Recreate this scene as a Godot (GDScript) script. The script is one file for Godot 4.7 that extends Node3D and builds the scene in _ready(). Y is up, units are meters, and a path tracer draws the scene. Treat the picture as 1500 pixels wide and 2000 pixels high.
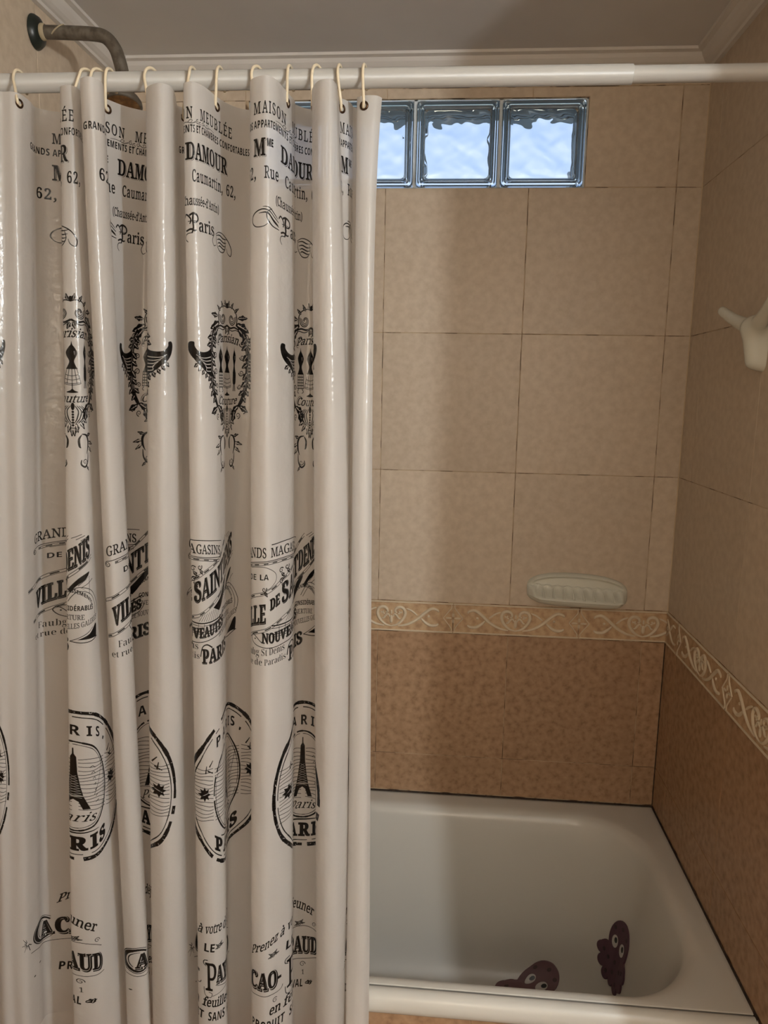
extends Node3D
# A tiled bath alcove: tub, glass blocks high in the back wall, a printed vinyl curtain pushed to the left.
# Metres; x runs along the back wall (0 = right corner), y is up (0 = room floor), z comes towards the room (0 = back wall).

const LEFT := -1.37        # left wall
const CEIL := 2.278
const RIM := 0.476         # top of the tub
const TILE := 0.333
const REPEAT := 0.36       # the curtain's print repeats every 36 cm
const PX := 2844.44        # print texture: pixels per metre (1024 per repeat)

var ts: TextServer
var fonts := {}
var rng := RandomNumberGenerator.new()
var M := {}
var slab_cache := {}

func _ready() -> void:
	rng.seed = 7
	camera()
	world()
	materials()
	room()
	window()
	tub()
	rod_and_curtain()
	fittings()

func camera() -> void:
	var c := Camera3D.new()
	c.name = "camera"
	c.fov = 2.0 * rad_to_deg(atan(1000.0 / 1453.36))
	c.near = 0.02
	c.position = Vector3(-0.5646, 1.5225, 1.8411)
	c.basis = Basis(Vector3.UP, 0.0802) * Basis(Vector3.RIGHT, -0.1577) * Basis(Vector3.BACK, 0.019)
	add_child(c)
	c.current = true

func world() -> void:
	var e := Environment.new()
	e.background_mode = Environment.BG_SKY
	var sm := ProceduralSkyMaterial.new()
	sm.sky_top_color = Color(0.66, 0.765, 0.95)
	sm.sky_horizon_color = Color(1.0, 1.0, 0.99)
	sm.sky_curve = 0.2
	sm.ground_horizon_color = Color(0.62, 0.70, 0.74)
	sm.ground_bottom_color = Color(0.40, 0.42, 0.42)
	sm.sky_energy_multiplier = 1.0
	e.sky = Sky.new()
	e.sky.sky_material = sm
	e.background_energy_multiplier = 1.35
	e.tonemap_mode = Environment.TONE_MAPPER_LINEAR
	e.tonemap_exposure = 1.0
	e.sdfgi_enabled = true
	e.ssao_enabled = true
	e.ssil_enabled = true
	var w := WorldEnvironment.new()
	w.name = "world"
	w.environment = e
	add_child(w)
	# unseen lamp, out of view to the right, lighting the curtain and left side
	var lamp := Node3D.new()
	lamp.name = "unseen_wall_lamp"
	add_child(lamp)
	lamp.position = Vector3(0.585, 1.85, 2.24)
	tag(lamp, "unseen small globe lamp out of view to the right, lighting the curtain and left side", "lamp")
	var glow := mat(Color(1.0, 0.95, 0.88), 0.5)
	glow.emission_enabled = true
	glow.emission = Color(0.955, 0.985, 1.0)
	glow.emission_energy_multiplier = 4.0
	var bulb := SphereMesh.new()
	bulb.radius = 0.036
	bulb.height = 0.072
	part("bulb", bulb, glow, lamp)
	var st := SurfaceTool.new()
	st.begin(Mesh.PRIMITIVE_TRIANGLES)
	lathe(st, [[0.0, 0.0], [0.05, 0.0], [0.05, 0.012], [0.014, 0.03], [0.012, 0.13]], 24, Transform3D(Basis(Vector3.BACK, PI / 2), Vector3(0.165, 0, 0)))
	part("base", done(st), mat(Color(0.75, 0.74, 0.72), 0.3, 0.8), lamp)
	var l := OmniLight3D.new()
	l.name = "unseen_lamp_glow"
	l.light_color = Color(0.955, 0.985, 1.0)
	l.light_energy = 1.65
	l.light_size = 0.034
	l.omni_range = 12.0
	l.omni_attenuation = 2.0
	l.shadow_enabled = true
	lamp.add_child(l)
	# added fill light: an opal globe on the wall behind the viewer
	var globe := Node3D.new()
	globe.name = "fill_globe_lamp"
	add_child(globe)
	globe.position = Vector3(-0.45, 1.78, 2.80)
	tag(globe, "large opal globe added on the wall behind the viewer as fill light", "lamp")
	var opal := mat(Color(0.95, 0.93, 0.9), 0.4)
	opal.emission_enabled = true
	opal.emission = Color(1.0, 0.93, 0.84)
	opal.emission_energy_multiplier = 0.6
	var ball := SphereMesh.new()
	ball.radius = 0.125
	ball.height = 0.25
	part("globe", ball, opal, globe)
	st = SurfaceTool.new()
	st.begin(Mesh.PRIMITIVE_TRIANGLES)
	lathe(st, [[0.0, 0.0], [0.07, 0.0], [0.07, 0.02], [0.03, 0.035], [0.028, 0.085]], 28, Transform3D(Basis(Vector3.RIGHT, -PI / 2), Vector3(0, 0, 0.2)))
	part("base", done(st), mat(Color(0.75, 0.74, 0.72), 0.3, 0.8), globe)
	var l2 := OmniLight3D.new()
	l2.name = "fill_globe_glow"
	l2.light_color = Color(1.0, 0.93, 0.84)
	l2.light_energy = 0.26
	l2.light_size = 0.12
	l2.omni_range = 12.0
	l2.omni_attenuation = 2.0
	l2.shadow_enabled = true
	globe.add_child(l2)

# ---------------------------------------------------------------- helpers
func tag(o: Node, label := "", category := "", group := "", kind := "") -> void:
	if label: o.set_meta("label", label)
	if category: o.set_meta("category", category)
	if group: o.set_meta("group", group)
	if kind: o.set_meta("kind", kind)

func numbered(called: String, parent: Node) -> String:
	if not parent.has_node(called): return called
	var k := 1
	while parent.has_node("%s_%03d" % [called, k]): k += 1
	return "%s_%03d" % [called, k]

func part(called: String, mesh: Mesh, m: Material, parent: Node = self, where := Transform3D()) -> MeshInstance3D:
	var o := MeshInstance3D.new()
	o.name = numbered(called, parent)
	o.mesh = mesh
	if m: o.material_override = m
	o.transform = where
	parent.add_child(o, true)
	return o

func base(called: String, where := Vector3.ZERO) -> Node3D:
	var o := Node3D.new()
	o.name = numbered(called, self)
	add_child(o, true)
	o.position = where
	return o

func begin() -> SurfaceTool:
	var st := SurfaceTool.new()
	st.begin(Mesh.PRIMITIVE_TRIANGLES)
	return st

func done(st: SurfaceTool) -> ArrayMesh:
	st.index()
	st.generate_normals()
	return st.commit()

func tri(st: SurfaceTool, a: Vector3, b: Vector3, c: Vector3) -> void:   # a b c counter-clockwise seen from outside
	st.add_vertex(a); st.add_vertex(c); st.add_vertex(b)

func quad(st: SurfaceTool, a: Vector3, b: Vector3, c: Vector3, d: Vector3) -> void:
	tri(st, a, b, c); tri(st, a, c, d)

func box(st: SurfaceTool, lo: Vector3, hi: Vector3) -> void:
	st.set_smooth_group(-1)
	var p := func(i: int) -> Vector3: return Vector3(hi.x if i & 1 else lo.x, hi.y if i & 2 else lo.y, hi.z if i & 4 else lo.z)
	for f in [[4, 5, 7, 6], [1, 0, 2, 3], [5, 1, 3, 7], [0, 4, 6, 2], [6, 7, 3, 2], [0, 1, 5, 4]]:
		quad(st, p.call(f[0]), p.call(f[1]), p.call(f[2]), p.call(f[3]))

func lathe(st: SurfaceTool, prof: Array, n: int, t := Transform3D()) -> void:   # [radius, height] upwards, outside to the right
	st.set_smooth_group(0)
	for i in prof.size() - 1:
		for k in n:
			var a := TAU * k / n
			var b := TAU * (k + 1) / n
			var f := func(r: float, y: float, w: float) -> Vector3: return t * Vector3(r * cos(w), y, -r * sin(w))
			var r0: float = prof[i][0]
			var y0: float = prof[i][1]
			var r1: float = prof[i + 1][0]
			var y1: float = prof[i + 1][1]
			if r0 > 0.0: tri(st, f.call(r0, y0, a), f.call(r0, y0, b), f.call(r1, y1, b))
			if r1 > 0.0: tri(st, f.call(r0, y0, a), f.call(r1, y1, b), f.call(r1, y1, a))

func tube(st: SurfaceTool, pts: PackedVector3Array, radii: Array, n := 10, caps := true) -> void:
	st.set_smooth_group(0)
	var rings := []
	var up := Vector3.ZERO
	for i in pts.size():
		var d := (pts[mini(i + 1, pts.size() - 1)] - pts[maxi(i - 1, 0)]).normalized()
		if up == Vector3.ZERO: up = Vector3.RIGHT if absf(d.x) < 0.8 else Vector3.UP
		up = (up - d * up.dot(d)).normalized()
		var side := d.cross(up)
		var ring := []
		var r: float = radii[i] if radii.size() > 1 else radii[0]
		for k in n: ring.append(pts[i] + (up * cos(TAU * k / n) + side * sin(TAU * k / n)) * r)
		rings.append(ring)
	for i in rings.size() - 1:
		for k in n:
			quad(st, rings[i][k], rings[i][(k + 1) % n], rings[i + 1][(k + 1) % n], rings[i + 1][k])
	if caps:
		for k in n:
			tri(st, pts[0], rings[0][(k + 1) % n], rings[0][k])
			tri(st, pts[-1], rings[-1][k], rings[-1][(k + 1) % n])

func smooth(pts: PackedVector3Array, per := 8) -> PackedVector3Array:
	var c := Curve3D.new()
	for i in pts.size():
		var t := (pts[mini(i + 1, pts.size() - 1)] - pts[maxi(i - 1, 0)]) / 6.0
		c.add_point(pts[i], -t, t)
	var out := PackedVector3Array()
	for i in pts.size() - 1:
		for k in per: out.append(c.sample(i, float(k) / per))
	out.append(pts[-1])
	return out

func smooth2(pts: Array, per := 8) -> PackedVector2Array:
	var a := PackedVector3Array()
	for p in pts: a.append(Vector3(p[0], p[1], 0))
	var out := PackedVector2Array()
	for p in smooth(a, per): out.append(Vector2(p.x, p.y))
	return out

func inset(poly: PackedVector2Array, by: float) -> PackedVector2Array:   # of a counter-clockwise polygon, vertex by vertex
	var out := PackedVector2Array()
	var n := poly.size()
	for i in n:
		var a := (poly[i] - poly[(i + n - 1) % n]).normalized()
		var b := (poly[(i + 1) % n] - poly[i]).normalized()
		var na := Vector2(-a.y, a.x)
		var nb := Vector2(-b.y, b.x)
		out.append(poly[i] + (na + nb) * by / maxf(1.0 + na.dot(nb), 0.3))
	return out

func slab(poly: PackedVector2Array, z0: float, z1: float, bevel: float, st: SurfaceTool = null) -> ArrayMesh:   # a flat piece with chamfered front edges, facing +z
	var own := st == null
	if own: st = begin()
	st.set_smooth_group(-1)
	var inner := inset(poly, bevel)
	var n := poly.size()
	var v := func(p: Vector2, z: float) -> Vector3: return Vector3(p.x, p.y, z)
	for i in n:
		var j := (i + 1) % n
		quad(st, v.call(poly[i], z0), v.call(poly[j], z0), v.call(poly[j], z1 - bevel), v.call(poly[i], z1 - bevel))
		quad(st, v.call(poly[i], z1 - bevel), v.call(poly[j], z1 - bevel), v.call(inner[j], z1), v.call(inner[i], z1))
	var t := Geometry2D.triangulate_polygon(inner)
	for i in range(0, t.size(), 3):
		var a := inner[t[i]]
		var b := inner[t[i + 1]]
		var c := inner[t[i + 2]]
		if (b - a).cross(c - a) < 0.0:
			var s := b
			b = c
			c = s
		tri(st, v.call(a, z1), v.call(b, z1), v.call(c, z1))
	return done(st) if own else null

func rect(x0: float, y0: float, x1: float, y1: float) -> PackedVector2Array:
	return PackedVector2Array([Vector2(x0, y0), Vector2(x1, y0), Vector2(x1, y1), Vector2(x0, y1)])

func ridge(st: SurfaceTool, pts: PackedVector2Array, w: float, h: float, taper := 0.35, z := 0.0) -> void:   # a half-round raised line
	st.set_smooth_group(0)
	var rows := []
	var n := pts.size()
	for i in n:
		var d := (pts[mini(i + 1, n - 1)] - pts[maxi(i - 1, 0)]).normalized()
		var s := Vector2(-d.y, d.x)
		var f := float(i) / (n - 1)
		var k := 1.0 - (1.0 - taper) * pow(absf(2.0 * f - 1.0), 3.0)
		var row := []
		for q in [[-1.0, -0.1], [-0.72, 0.62], [0.0, 1.0], [0.72, 0.62], [1.0, -0.1]]:
			var p: Vector2 = pts[i] + s * w * 0.5 * k * q[0]
			row.append(Vector3(p.x, p.y, z + h * k * q[1]))
		rows.append(row)
	for i in n - 1:
		for q in 4: quad(st, rows[i][q + 1], rows[i][q], rows[i + 1][q], rows[i + 1][q + 1])

func mat(c: Color, rough := 0.5, metal := 0.0) -> StandardMaterial3D:
	var m := StandardMaterial3D.new()
	m.albedo_color = c
	m.roughness = rough
	m.metallic = metal
	return m

func noise_tex(freq: float, octaves: int, stops: Array, size := 512, seed_ := 1, normal := 0.0, kind := FastNoiseLite.TYPE_SIMPLEX_SMOOTH) -> NoiseTexture2D:
	var f := FastNoiseLite.new()
	f.noise_type = kind
	f.frequency = freq
	f.fractal_octaves = octaves
	f.seed = seed_
	var t := NoiseTexture2D.new()
	t.width = size
	t.height = size
	t.seamless = true
	t.noise = f
	if normal > 0.0:
		t.as_normal_map = true
		t.bump_strength = normal
	else:
		var g := Gradient.new()
		g.offsets = PackedFloat32Array(stops.map(func(s): return s[0]))
		g.colors = PackedColorArray(stops.map(func(s): return s[1]))
		t.color_ramp = g
	return t

func tri_mat(t: Texture2D, scale: float, rough: float, offset := Vector3.ZERO) -> StandardMaterial3D:
	var m := mat(Color.WHITE, rough)
	m.albedo_texture = t
	m.uv1_triplanar = true
	m.uv1_world_triplanar = true
	m.uv1_scale = Vector3.ONE * scale
	m.uv1_offset = offset
	return m

func materials() -> void:
	var up := noise_tex(0.034, 6, [[0.0, Color(0.745, 0.672, 0.585)], [0.5, Color(0.785, 0.715, 0.63)], [1.0, Color(0.82, 0.755, 0.67)]], 512, 3)
	var low := noise_tex(0.038, 6, [[0.0, Color(0.535, 0.412, 0.302)], [0.35, Color(0.64, 0.507, 0.387)], [0.6, Color(0.675, 0.543, 0.42)], [1.0, Color(0.72, 0.592, 0.468)]], 512, 11)
	var bump := noise_tex(0.03, 4, [], 512, 5, 1.2)
	M.upper = []
	M.lower = []
	for k in 3:
		for pair in [[up, M.upper, 0.40], [low, M.lower, 0.42]]:
			var m := tri_mat(pair[0], 2.2, pair[2], Vector3(0.37 * k, 0.21 * k, 0.53 * k))
			m.albedo_color = Color.WHITE.darkened(0.015 * k)
			m.normal_enabled = true
			m.normal_texture = bump
			m.normal_scale = 0.12
			pair[1].append(m)
	var gr := noise_tex(0.02, 4, [[0.0, Color(0.22, 0.15, 0.10)], [0.38, Color(0.40, 0.31, 0.23)], [0.5, Color(0.70, 0.61, 0.50)], [1.0, Color(0.80, 0.72, 0.60)]], 256, 21)
	M.grout = tri_mat(gr, 3.0, 0.85)
	M.plaster = tri_mat(noise_tex(0.01, 4, [[0.0, Color(0.80, 0.775, 0.75)], [1.0, Color(0.85, 0.83, 0.805)]], 256, 8), 1.2, 0.7)
	M.ceiling = tri_mat(noise_tex(0.008, 4, [[0.0, Color(0.80, 0.785, 0.775)], [1.0, Color(0.84, 0.83, 0.82)]], 256, 9), 0.9, 0.75)
	M.border = tri_mat(noise_tex(0.03, 5, [[0.0, Color(0.62, 0.49, 0.36)], [0.5, Color(0.745, 0.62, 0.48)], [1.0, Color(0.80, 0.685, 0.545)]], 256, 14), 5.0, 0.45)
	M.relief = tri_mat(noise_tex(0.03, 4, [[0.0, Color(0.80, 0.735, 0.63)], [1.0, Color(0.86, 0.80, 0.70)]], 256, 15), 5.0, 0.4)
	M.mould = tri_mat(noise_tex(0.03, 4, [[0.0, Color(0.10, 0.065, 0.045)], [0.6, Color(0.21, 0.15, 0.10)], [1.0, Color(0.42, 0.33, 0.24)]], 256, 31), 4.0, 0.8)
	M.enamel = mat(Color(0.80, 0.785, 0.75), 0.22)
	M.ceramic = mat(Color(0.82, 0.815, 0.76), 0.2)
	M.wallpaint = tri_mat(noise_tex(0.02, 4, [[0.0, Color(0.84, 0.79, 0.73)], [1.0, Color(0.88, 0.84, 0.78)]], 256, 41), 1.4, 0.6)

# ---------------------------------------------------------------- the room
func struct_(called: String, mesh: Mesh, m: Material, label: String, category: String) -> MeshInstance3D:
	var o := part(called, mesh, m)
	tag(o, label, category, "", "structure")
	return o

func tile(parent: Node3D, basis_: Basis, at: Vector3, x0: float, y0: float, x1: float, y1: float, mats: Array, proud := 0.0) -> void:
	var gap := 0.00065
	var w := x1 - x0 - 2.0 * gap
	var h := y1 - y0 - 2.0 * gap
	if w < 0.004 or h < 0.004: return
	var key := "%.4f %.4f" % [w, h]
	if not slab_cache.has(key):
		slab_cache[key] = slab(rect(-w / 2, -h / 2, w / 2, h / 2), -0.006, 0.0, 0.0008)
	var where := Transform3D(basis_, at + basis_ * Vector3((x0 + x1) / 2, (y0 + y1) / 2, proud + rng.randf_range(-0.0002, 0.0002)))
	part("tile", slab_cache[key], mats[rng.randi() % mats.size()], parent, where)

func border_meshes() -> Array:
	var st := begin()
	slab(rect(-0.157, -0.0398, 0.157, 0.0398), -0.008, 0.0, 0.001, st)
	var body := done(st)
	st = begin()
	for y in [-0.0372, 0.0372]:   # the piping along both edges
		ridge(st, PackedVector2Array([Vector2(-0.157, y), Vector2(0, y), Vector2(0.157, y)]), 0.0042, 0.0035, 1.0)
	var rails := done(st)
	st = begin()
	for s in [-1.0, 1.0]:
		var mir := func(a: Array) -> Array: return a.map(func(p): return [p[0] * s, p[1]])
		ridge(st, smooth2(mir.call([[0.0, -0.027], [0.016, -0.022], [0.030, -0.008], [0.0355, 0.008], [0.031, 0.020], [0.021, 0.0235], [0.012, 0.019], [0.010, 0.011], [0.015, 0.0085]])), 0.0085, 0.0042)
		ridge(st, smooth2(mir.call([[0.003, -0.004], [0.008, 0.004], [0.013, 0.002], [0.019, -0.006], [0.024, -0.007]])), 0.0056, 0.0034)
		for a in [0.6, 2.1, 3.6]:
			ridge(st, smooth2(mir.call([[0.0225, 0.0075], [0.0225 + 0.0065 * cos(a), 0.0075 + 0.0065 * sin(a)]]), 4), 0.0045, 0.0024, 0.2)
		ridge(st, smooth2(mir.call([[0.018, -0.0265], [0.042, -0.021], [0.066, -0.007], [0.088, 0.0125], [0.104, 0.0225], [0.118, 0.019], [0.120, 0.014]])), 0.0082, 0.0042)
		ridge(st, smooth2(mir.call([[0.038, 0.021], [0.052, 0.015], [0.067, 0.0035]])), 0.0052, 0.0034)
		ridge(st, smooth2(mir.call([[0.077, -0.004], [0.087, -0.014], [0.100, -0.0215], [0.115, -0.021], [0.121, -0.016]])), 0.0080, 0.0040)
		ridge(st, smooth2(mir.call([[0.093, 0.003], [0.099, 0.0015]]), 4), 0.007, 0.0026, 0.3)
		for t in [-1.0, 1.0]:
			ridge(st, smooth2(mir.call([[0.133, 0.0], [0.1445, 0.0145 * t], [0.1535, 0.027 * t], [0.1535, 0.0355 * t]]), 3), 0.0030, 0.0026, 0.9)
			ridge(st, smooth2(mir.call([[0.1563, 0.003 * t], [0.1563, 0.0135 * t]]), 4), 0.003, 0.0022, 0.3)
		ridge(st, smooth2(mir.call([[0.139, 0.0], [0.1545, 0.0]]), 4), 0.0058, 0.003, 0.3)
	ridge(st, smooth2([[0.0, -0.019], [0.0, -0.010], [0.0, 0.002]], 5), 0.0085, 0.0036, 0.25)
	ridge(st, smooth2([[0.0, 0.004], [0.0, 0.016]], 4), 0.005, 0.003, 0.3)
	return [body, rails, done(st)]

func tiled_wall(wall: Node3D, b: Basis, at: Vector3, cols: Array, rows: Array, border_from: float, border_to: float, bm: Array) -> void:
	# rows: [y0, y1, "upper" or "lower"]; cols: edges in the wall's own x
	for r in rows:
		for i in cols.size() - 1:
			tile(wall, b, at, cols[i], r[0], cols[i + 1], r[1], M[r[2]])
	var x := border_from
	while x < border_to:
		var o := part("border_tile", bm[0], M.border, wall, Transform3D(b, at + b * Vector3(x, 0.96025, 0.0005)))
		part("border_rail", bm[1], M.relief, o)
		part("border_relief", bm[2], M.relief, o)
		x += 0.3158

func room() -> void:
	var st := begin()
	box(st, Vector3(-1.55, CEIL, -0.22), Vector3(1.0, CEIL + 0.12, 3.2))
	struct_("ceiling", done(st), M.ceiling, "flat grey-white painted ceiling above the bath", "ceiling")
	st = begin()
	box(st, Vector3(-1.55, -0.1, -0.22), Vector3(1.0, 0.0, 3.2))
	struct_("floor", done(st), mat(Color(0.55, 0.45, 0.36), 0.4), "plain beige floor of the bathroom below the tub", "floor")

	var bm := border_meshes()
	# back wall: four pieces round the glass-block opening
	st = begin()
	var f := -0.0011
	box(st, Vector3(-1.55, 0.0, -0.16), Vector3(0.16, 1.999, f))
	box(st, Vector3(-1.55, 2.1945, -0.16), Vector3(0.16, CEIL, f))
	box(st, Vector3(-1.55, 1.999, -0.16), Vector3(-1.0495, 2.1945, f))
	box(st, Vector3(-0.2640, 1.999, -0.16), Vector3(0.16, 2.1945, f))
	var wb := struct_("wall_back", done(st), M.grout, "beige tiled back wall with a glass-block window and relief border", "wall")
	var xs := [LEFT, -1.0565, -0.7235, -0.3905, -0.0575, 0.0]
	tiled_wall(wb, Basis(), Vector3.ZERO, xs, [[0.481, 0.5855, "lower"], [0.5855, 0.9195, "lower"], [1.001, 1.3358, "upper"], [1.3358, 1.6688, "upper"], [1.6688, 2.0, "upper"], [2.217, CEIL, "upper"]], -0.3729 - 0.3158 * 3, 0.05, bm)
	for i in xs.size() - 1:
		if xs[i + 1] <= -0.3905: tile(wb, Basis(), Vector3.ZERO, xs[i] if i > 0 else LEFT, 2.1945, xs[i + 1], 2.217, M.upper)
	tile(wb, Basis(), Vector3.ZERO, LEFT, 2.0, -1.0565, 2.1945, M.upper)
	tile(wb, Basis(), Vector3.ZERO, -0.0575, 2.0, 0.0, 2.217, M.upper)
	var g := 0.0009   # the tile notched round the end of the window
	part("tile", slab(PackedVector2Array([Vector2(-0.2632, 2.0 + g), Vector2(-0.0575 - g, 2.0 + g), Vector2(-0.0575 - g, 2.217 - g), Vector2(-0.3905 + g, 2.217 - g), Vector2(-0.3905 + g, 2.1954), Vector2(-0.2632, 2.1954)]), -0.006, 0.0, 0.0011), M.upper[0], wb)

	# right wall of the alcove; its end, out of view, shades the right side
	st = begin()
	box(st, Vector3(0.0011, 0.0, -0.001), Vector3(0.15, CEIL, 1.12))
	var wr := struct_("wall_right", done(st), M.grout, "beige tiled right wall beside the tub carrying the robe hook", "wall")
	var br := Basis(Vector3(0, 0, 1), Vector3.UP, Vector3(-1, 0, 0))
	tiled_wall(wr, br, Vector3.ZERO, [0.0005, 0.0906, 0.4236, 0.7566, 1.0896, 1.12], [[0.481, 0.5855, "lower"], [0.5855, 0.9195, "lower"], [1.001, 1.3358, "upper"], [1.3358, 1.6688, "upper"], [1.6688, 2.0, "upper"], [2.0, CEIL, "upper"]], 0.41 - 0.1579 - 0.0, 1.12, bm)
	# the cut border tile that fills the corner
	var cut := part("border_tile", slab(rect(0.001, -0.0398, 0.0935, 0.0398), -0.008, 0.0, 0.001), M.border, wr, Transform3D(br, Vector3(-0.0005, 0.96025, 0)))
	st = begin()
	for y in [-0.0372, 0.0372]: ridge(st, PackedVector2Array([Vector2(0.002, y), Vector2(0.05, y), Vector2(0.093, y)]), 0.0042, 0.0035, 1.0)
	part("border_rail", done(st), M.relief, cut)
	st = begin()
	ridge(st, smooth2([[0.006, 0.0225], [0.018, 0.015], [0.034, -0.004], [0.052, -0.018], [0.07, -0.0215], [0.08, -0.016]]), 0.0062, 0.0034)
	ridge(st, smooth2([[0.006, -0.02], [0.022, -0.008], [0.04, 0.010], [0.056, 0.0215], [0.072, 0.019]]), 0.0062, 0.0034)
	ridge(st, smooth2([[0.012, -0.004], [0.012, 0.008]], 4), 0.007, 0.003, 0.3)
	part("border_relief", done(st), M.relief, cut)

	# left wall behind the curtain
	st = begin()
	box(st, Vector3(-1.55, 0.0, -0.001), Vector3(LEFT - 0.0011, CEIL, 3.1))
	var wl := struct_("wall_left", done(st), M.grout, "beige tiled left wall behind the curtain where the shower arm comes out", "wall")
	var bl := Basis(Vector3(0, 0, -1), Vector3.UP, Vector3(1, 0, 0))
	tiled_wall(wl, bl, Vector3(LEFT, 0, 0), [-1.018, -0.685, -0.352, -0.019, -0.0005], [[0.481, 0.5855, "lower"], [0.5855, 0.9195, "lower"], [1.001, 1.3358, "upper"], [1.3358, 1.6688, "upper"], [1.6688, 2.0, "upper"], [2.0, CEIL, "upper"]], -0.1579 - 0.3158 * 2, -0.1, bm)

	# the rest of the bathroom, out of the frame: it throws the light back
	st = begin()
	box(st, Vector3(0.15, 0.0, 1.0), Vector3(0.75, CEIL, 1.12))
	struct_("wall_return", done(st), M.wallpaint, "pale wall beyond the alcove corner, outside the picture", "wall")
	st = begin()
	box(st, Vector3(0.75, 0.0, 1.0), Vector3(0.9, CEIL, 3.1))
	struct_("wall_side", done(st), M.wallpaint, "pale side wall that carries the lamp, outside the picture", "wall")
	st = begin()
	box(st, Vector3(-1.55, 0.0, 3.0), Vector3(0.9, CEIL, 3.15))
	struct_("wall_front", done(st), M.wallpaint, "pale wall behind the viewer, outside the picture", "wall")

	# plaster cornice round the alcove, mitred in both corners
	var prof := [[0.0, 2.2435], [0.0095, 2.2440], [0.0125, 2.2485], [0.0175, 2.2505], [0.024, 2.2545], [0.0315, 2.2625], [0.0355, 2.2700], [0.041, 2.2715], [0.0455, 2.2725], [0.047, CEIL]]
	st = begin()
	st.set_smooth_group(-1)
	var path := func(d: float, y: float) -> Array: return [Vector3(LEFT + d, y, 2.0), Vector3(LEFT + d, y, d), Vector3(-d, y, d), Vector3(-d, y, 1.12)]
	for i in prof.size() - 1:
		var a: Array = path.call(prof[i][0], prof[i][1])
		var b: Array = path.call(prof[i + 1][0], prof[i + 1][1])
		for k in 3: quad(st, a[k], a[k + 1], b[k + 1], b[k])
	struct_("trim_1", done(st), M.plaster, "white plaster cornice with stepped cove running round the ceiling edge", "cornice")

	# tiled front of the tub
	st = begin()
	box(st, Vector3(LEFT, 0.0, 0.642), Vector3(0.0, 0.4330, 0.6490))
	var wa := struct_("wall_apron", done(st), M.grout, "orange-brown tiled apron below the front rim of the tub", "wall")
	tiled_wall(wa, Basis(), Vector3(0, 0, 0.6500), [LEFT, -1.1525, -0.8195, -0.4865, -0.1535, 0.0], [[0.002, 0.105, "lower"], [0.105, 0.4330, "lower"]], 1.0, 0.0, bm)

	# dark mouldy sealant where the tub meets the tiles
	st = begin()
	st.set_smooth_group(-1)
	var seal := func(d: float, y: float) -> Array: return [Vector3(LEFT + d, y, 0.66), Vector3(LEFT + d, y, d), Vector3(-d, y, d), Vector3(-d, y, 0.672)]
	var sp := [[0.0036, RIM - 0.003], [0.0024, RIM + 0.0022], [0.0002, RIM + 0.0042]]
	for i in 2:
		var a: Array = seal.call(sp[i][0], sp[i][1])
		var b: Array = seal.call(sp[i + 1][0], sp[i + 1][1])
		for k in 3: quad(st, a[k], a[k + 1], b[k + 1], b[k])
	struct_("trim_2", done(st), M.mould, "thin dark mouldy sealant line between tub rim and wall tiles", "sealant")

	# grout run down both inner corners: pale between the upper tiles, mouldy between the lower ones
	var pale := mat(Color(0.76, 0.68, 0.57), 0.8)
	var number := 3
	for k in 2:
		var x := [0.0, LEFT][k] as float
		var d := [-1.0, 1.0][k] as float
		for h in 2:
			var y := [[0.482, 0.919], [1.002, 2.248]][h] as Array
			st = begin()
			st.set_smooth_group(-1)
			var p := [Vector3(x, y[0], 0.0020), Vector3(x + 0.0020 * d, y[0], 0.0), Vector3(x + 0.0020 * d, y[1], 0.0), Vector3(x, y[1], 0.0020)]
			if k == 0: quad(st, p[1], p[0], p[3], p[2])
			else: quad(st, p[0], p[1], p[2], p[3])
			struct_("trim_%d" % number, done(st), [M.mould, pale][h], [["dark mouldy grout line in the right corner below the border", "pale grout line in the right corner above the border"], ["dark grout line in the left corner below the border", "pale grout line in the left corner above the border"]][k][h], "grout")
			number += 1

# ---------------------------------------------------------------- the glass blocks
func rounded(w: float, r: float, n: int) -> PackedVector2Array:   # a square with rounded corners, counter-clockwise, n points a corner
	var out := PackedVector2Array()
	for c in 4:
		var a0 := c * PI / 2
		var m: Vector2 = [Vector2(1, 1), Vector2(-1, 1), Vector2(-1, -1), Vector2(1, -1)][c] * (w - r)
		for k in n:
			var a := a0 + PI / 2 * k / (n - 1)
			out.append(m + Vector2(cos(a), sin(a)) * r)
	return out

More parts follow.
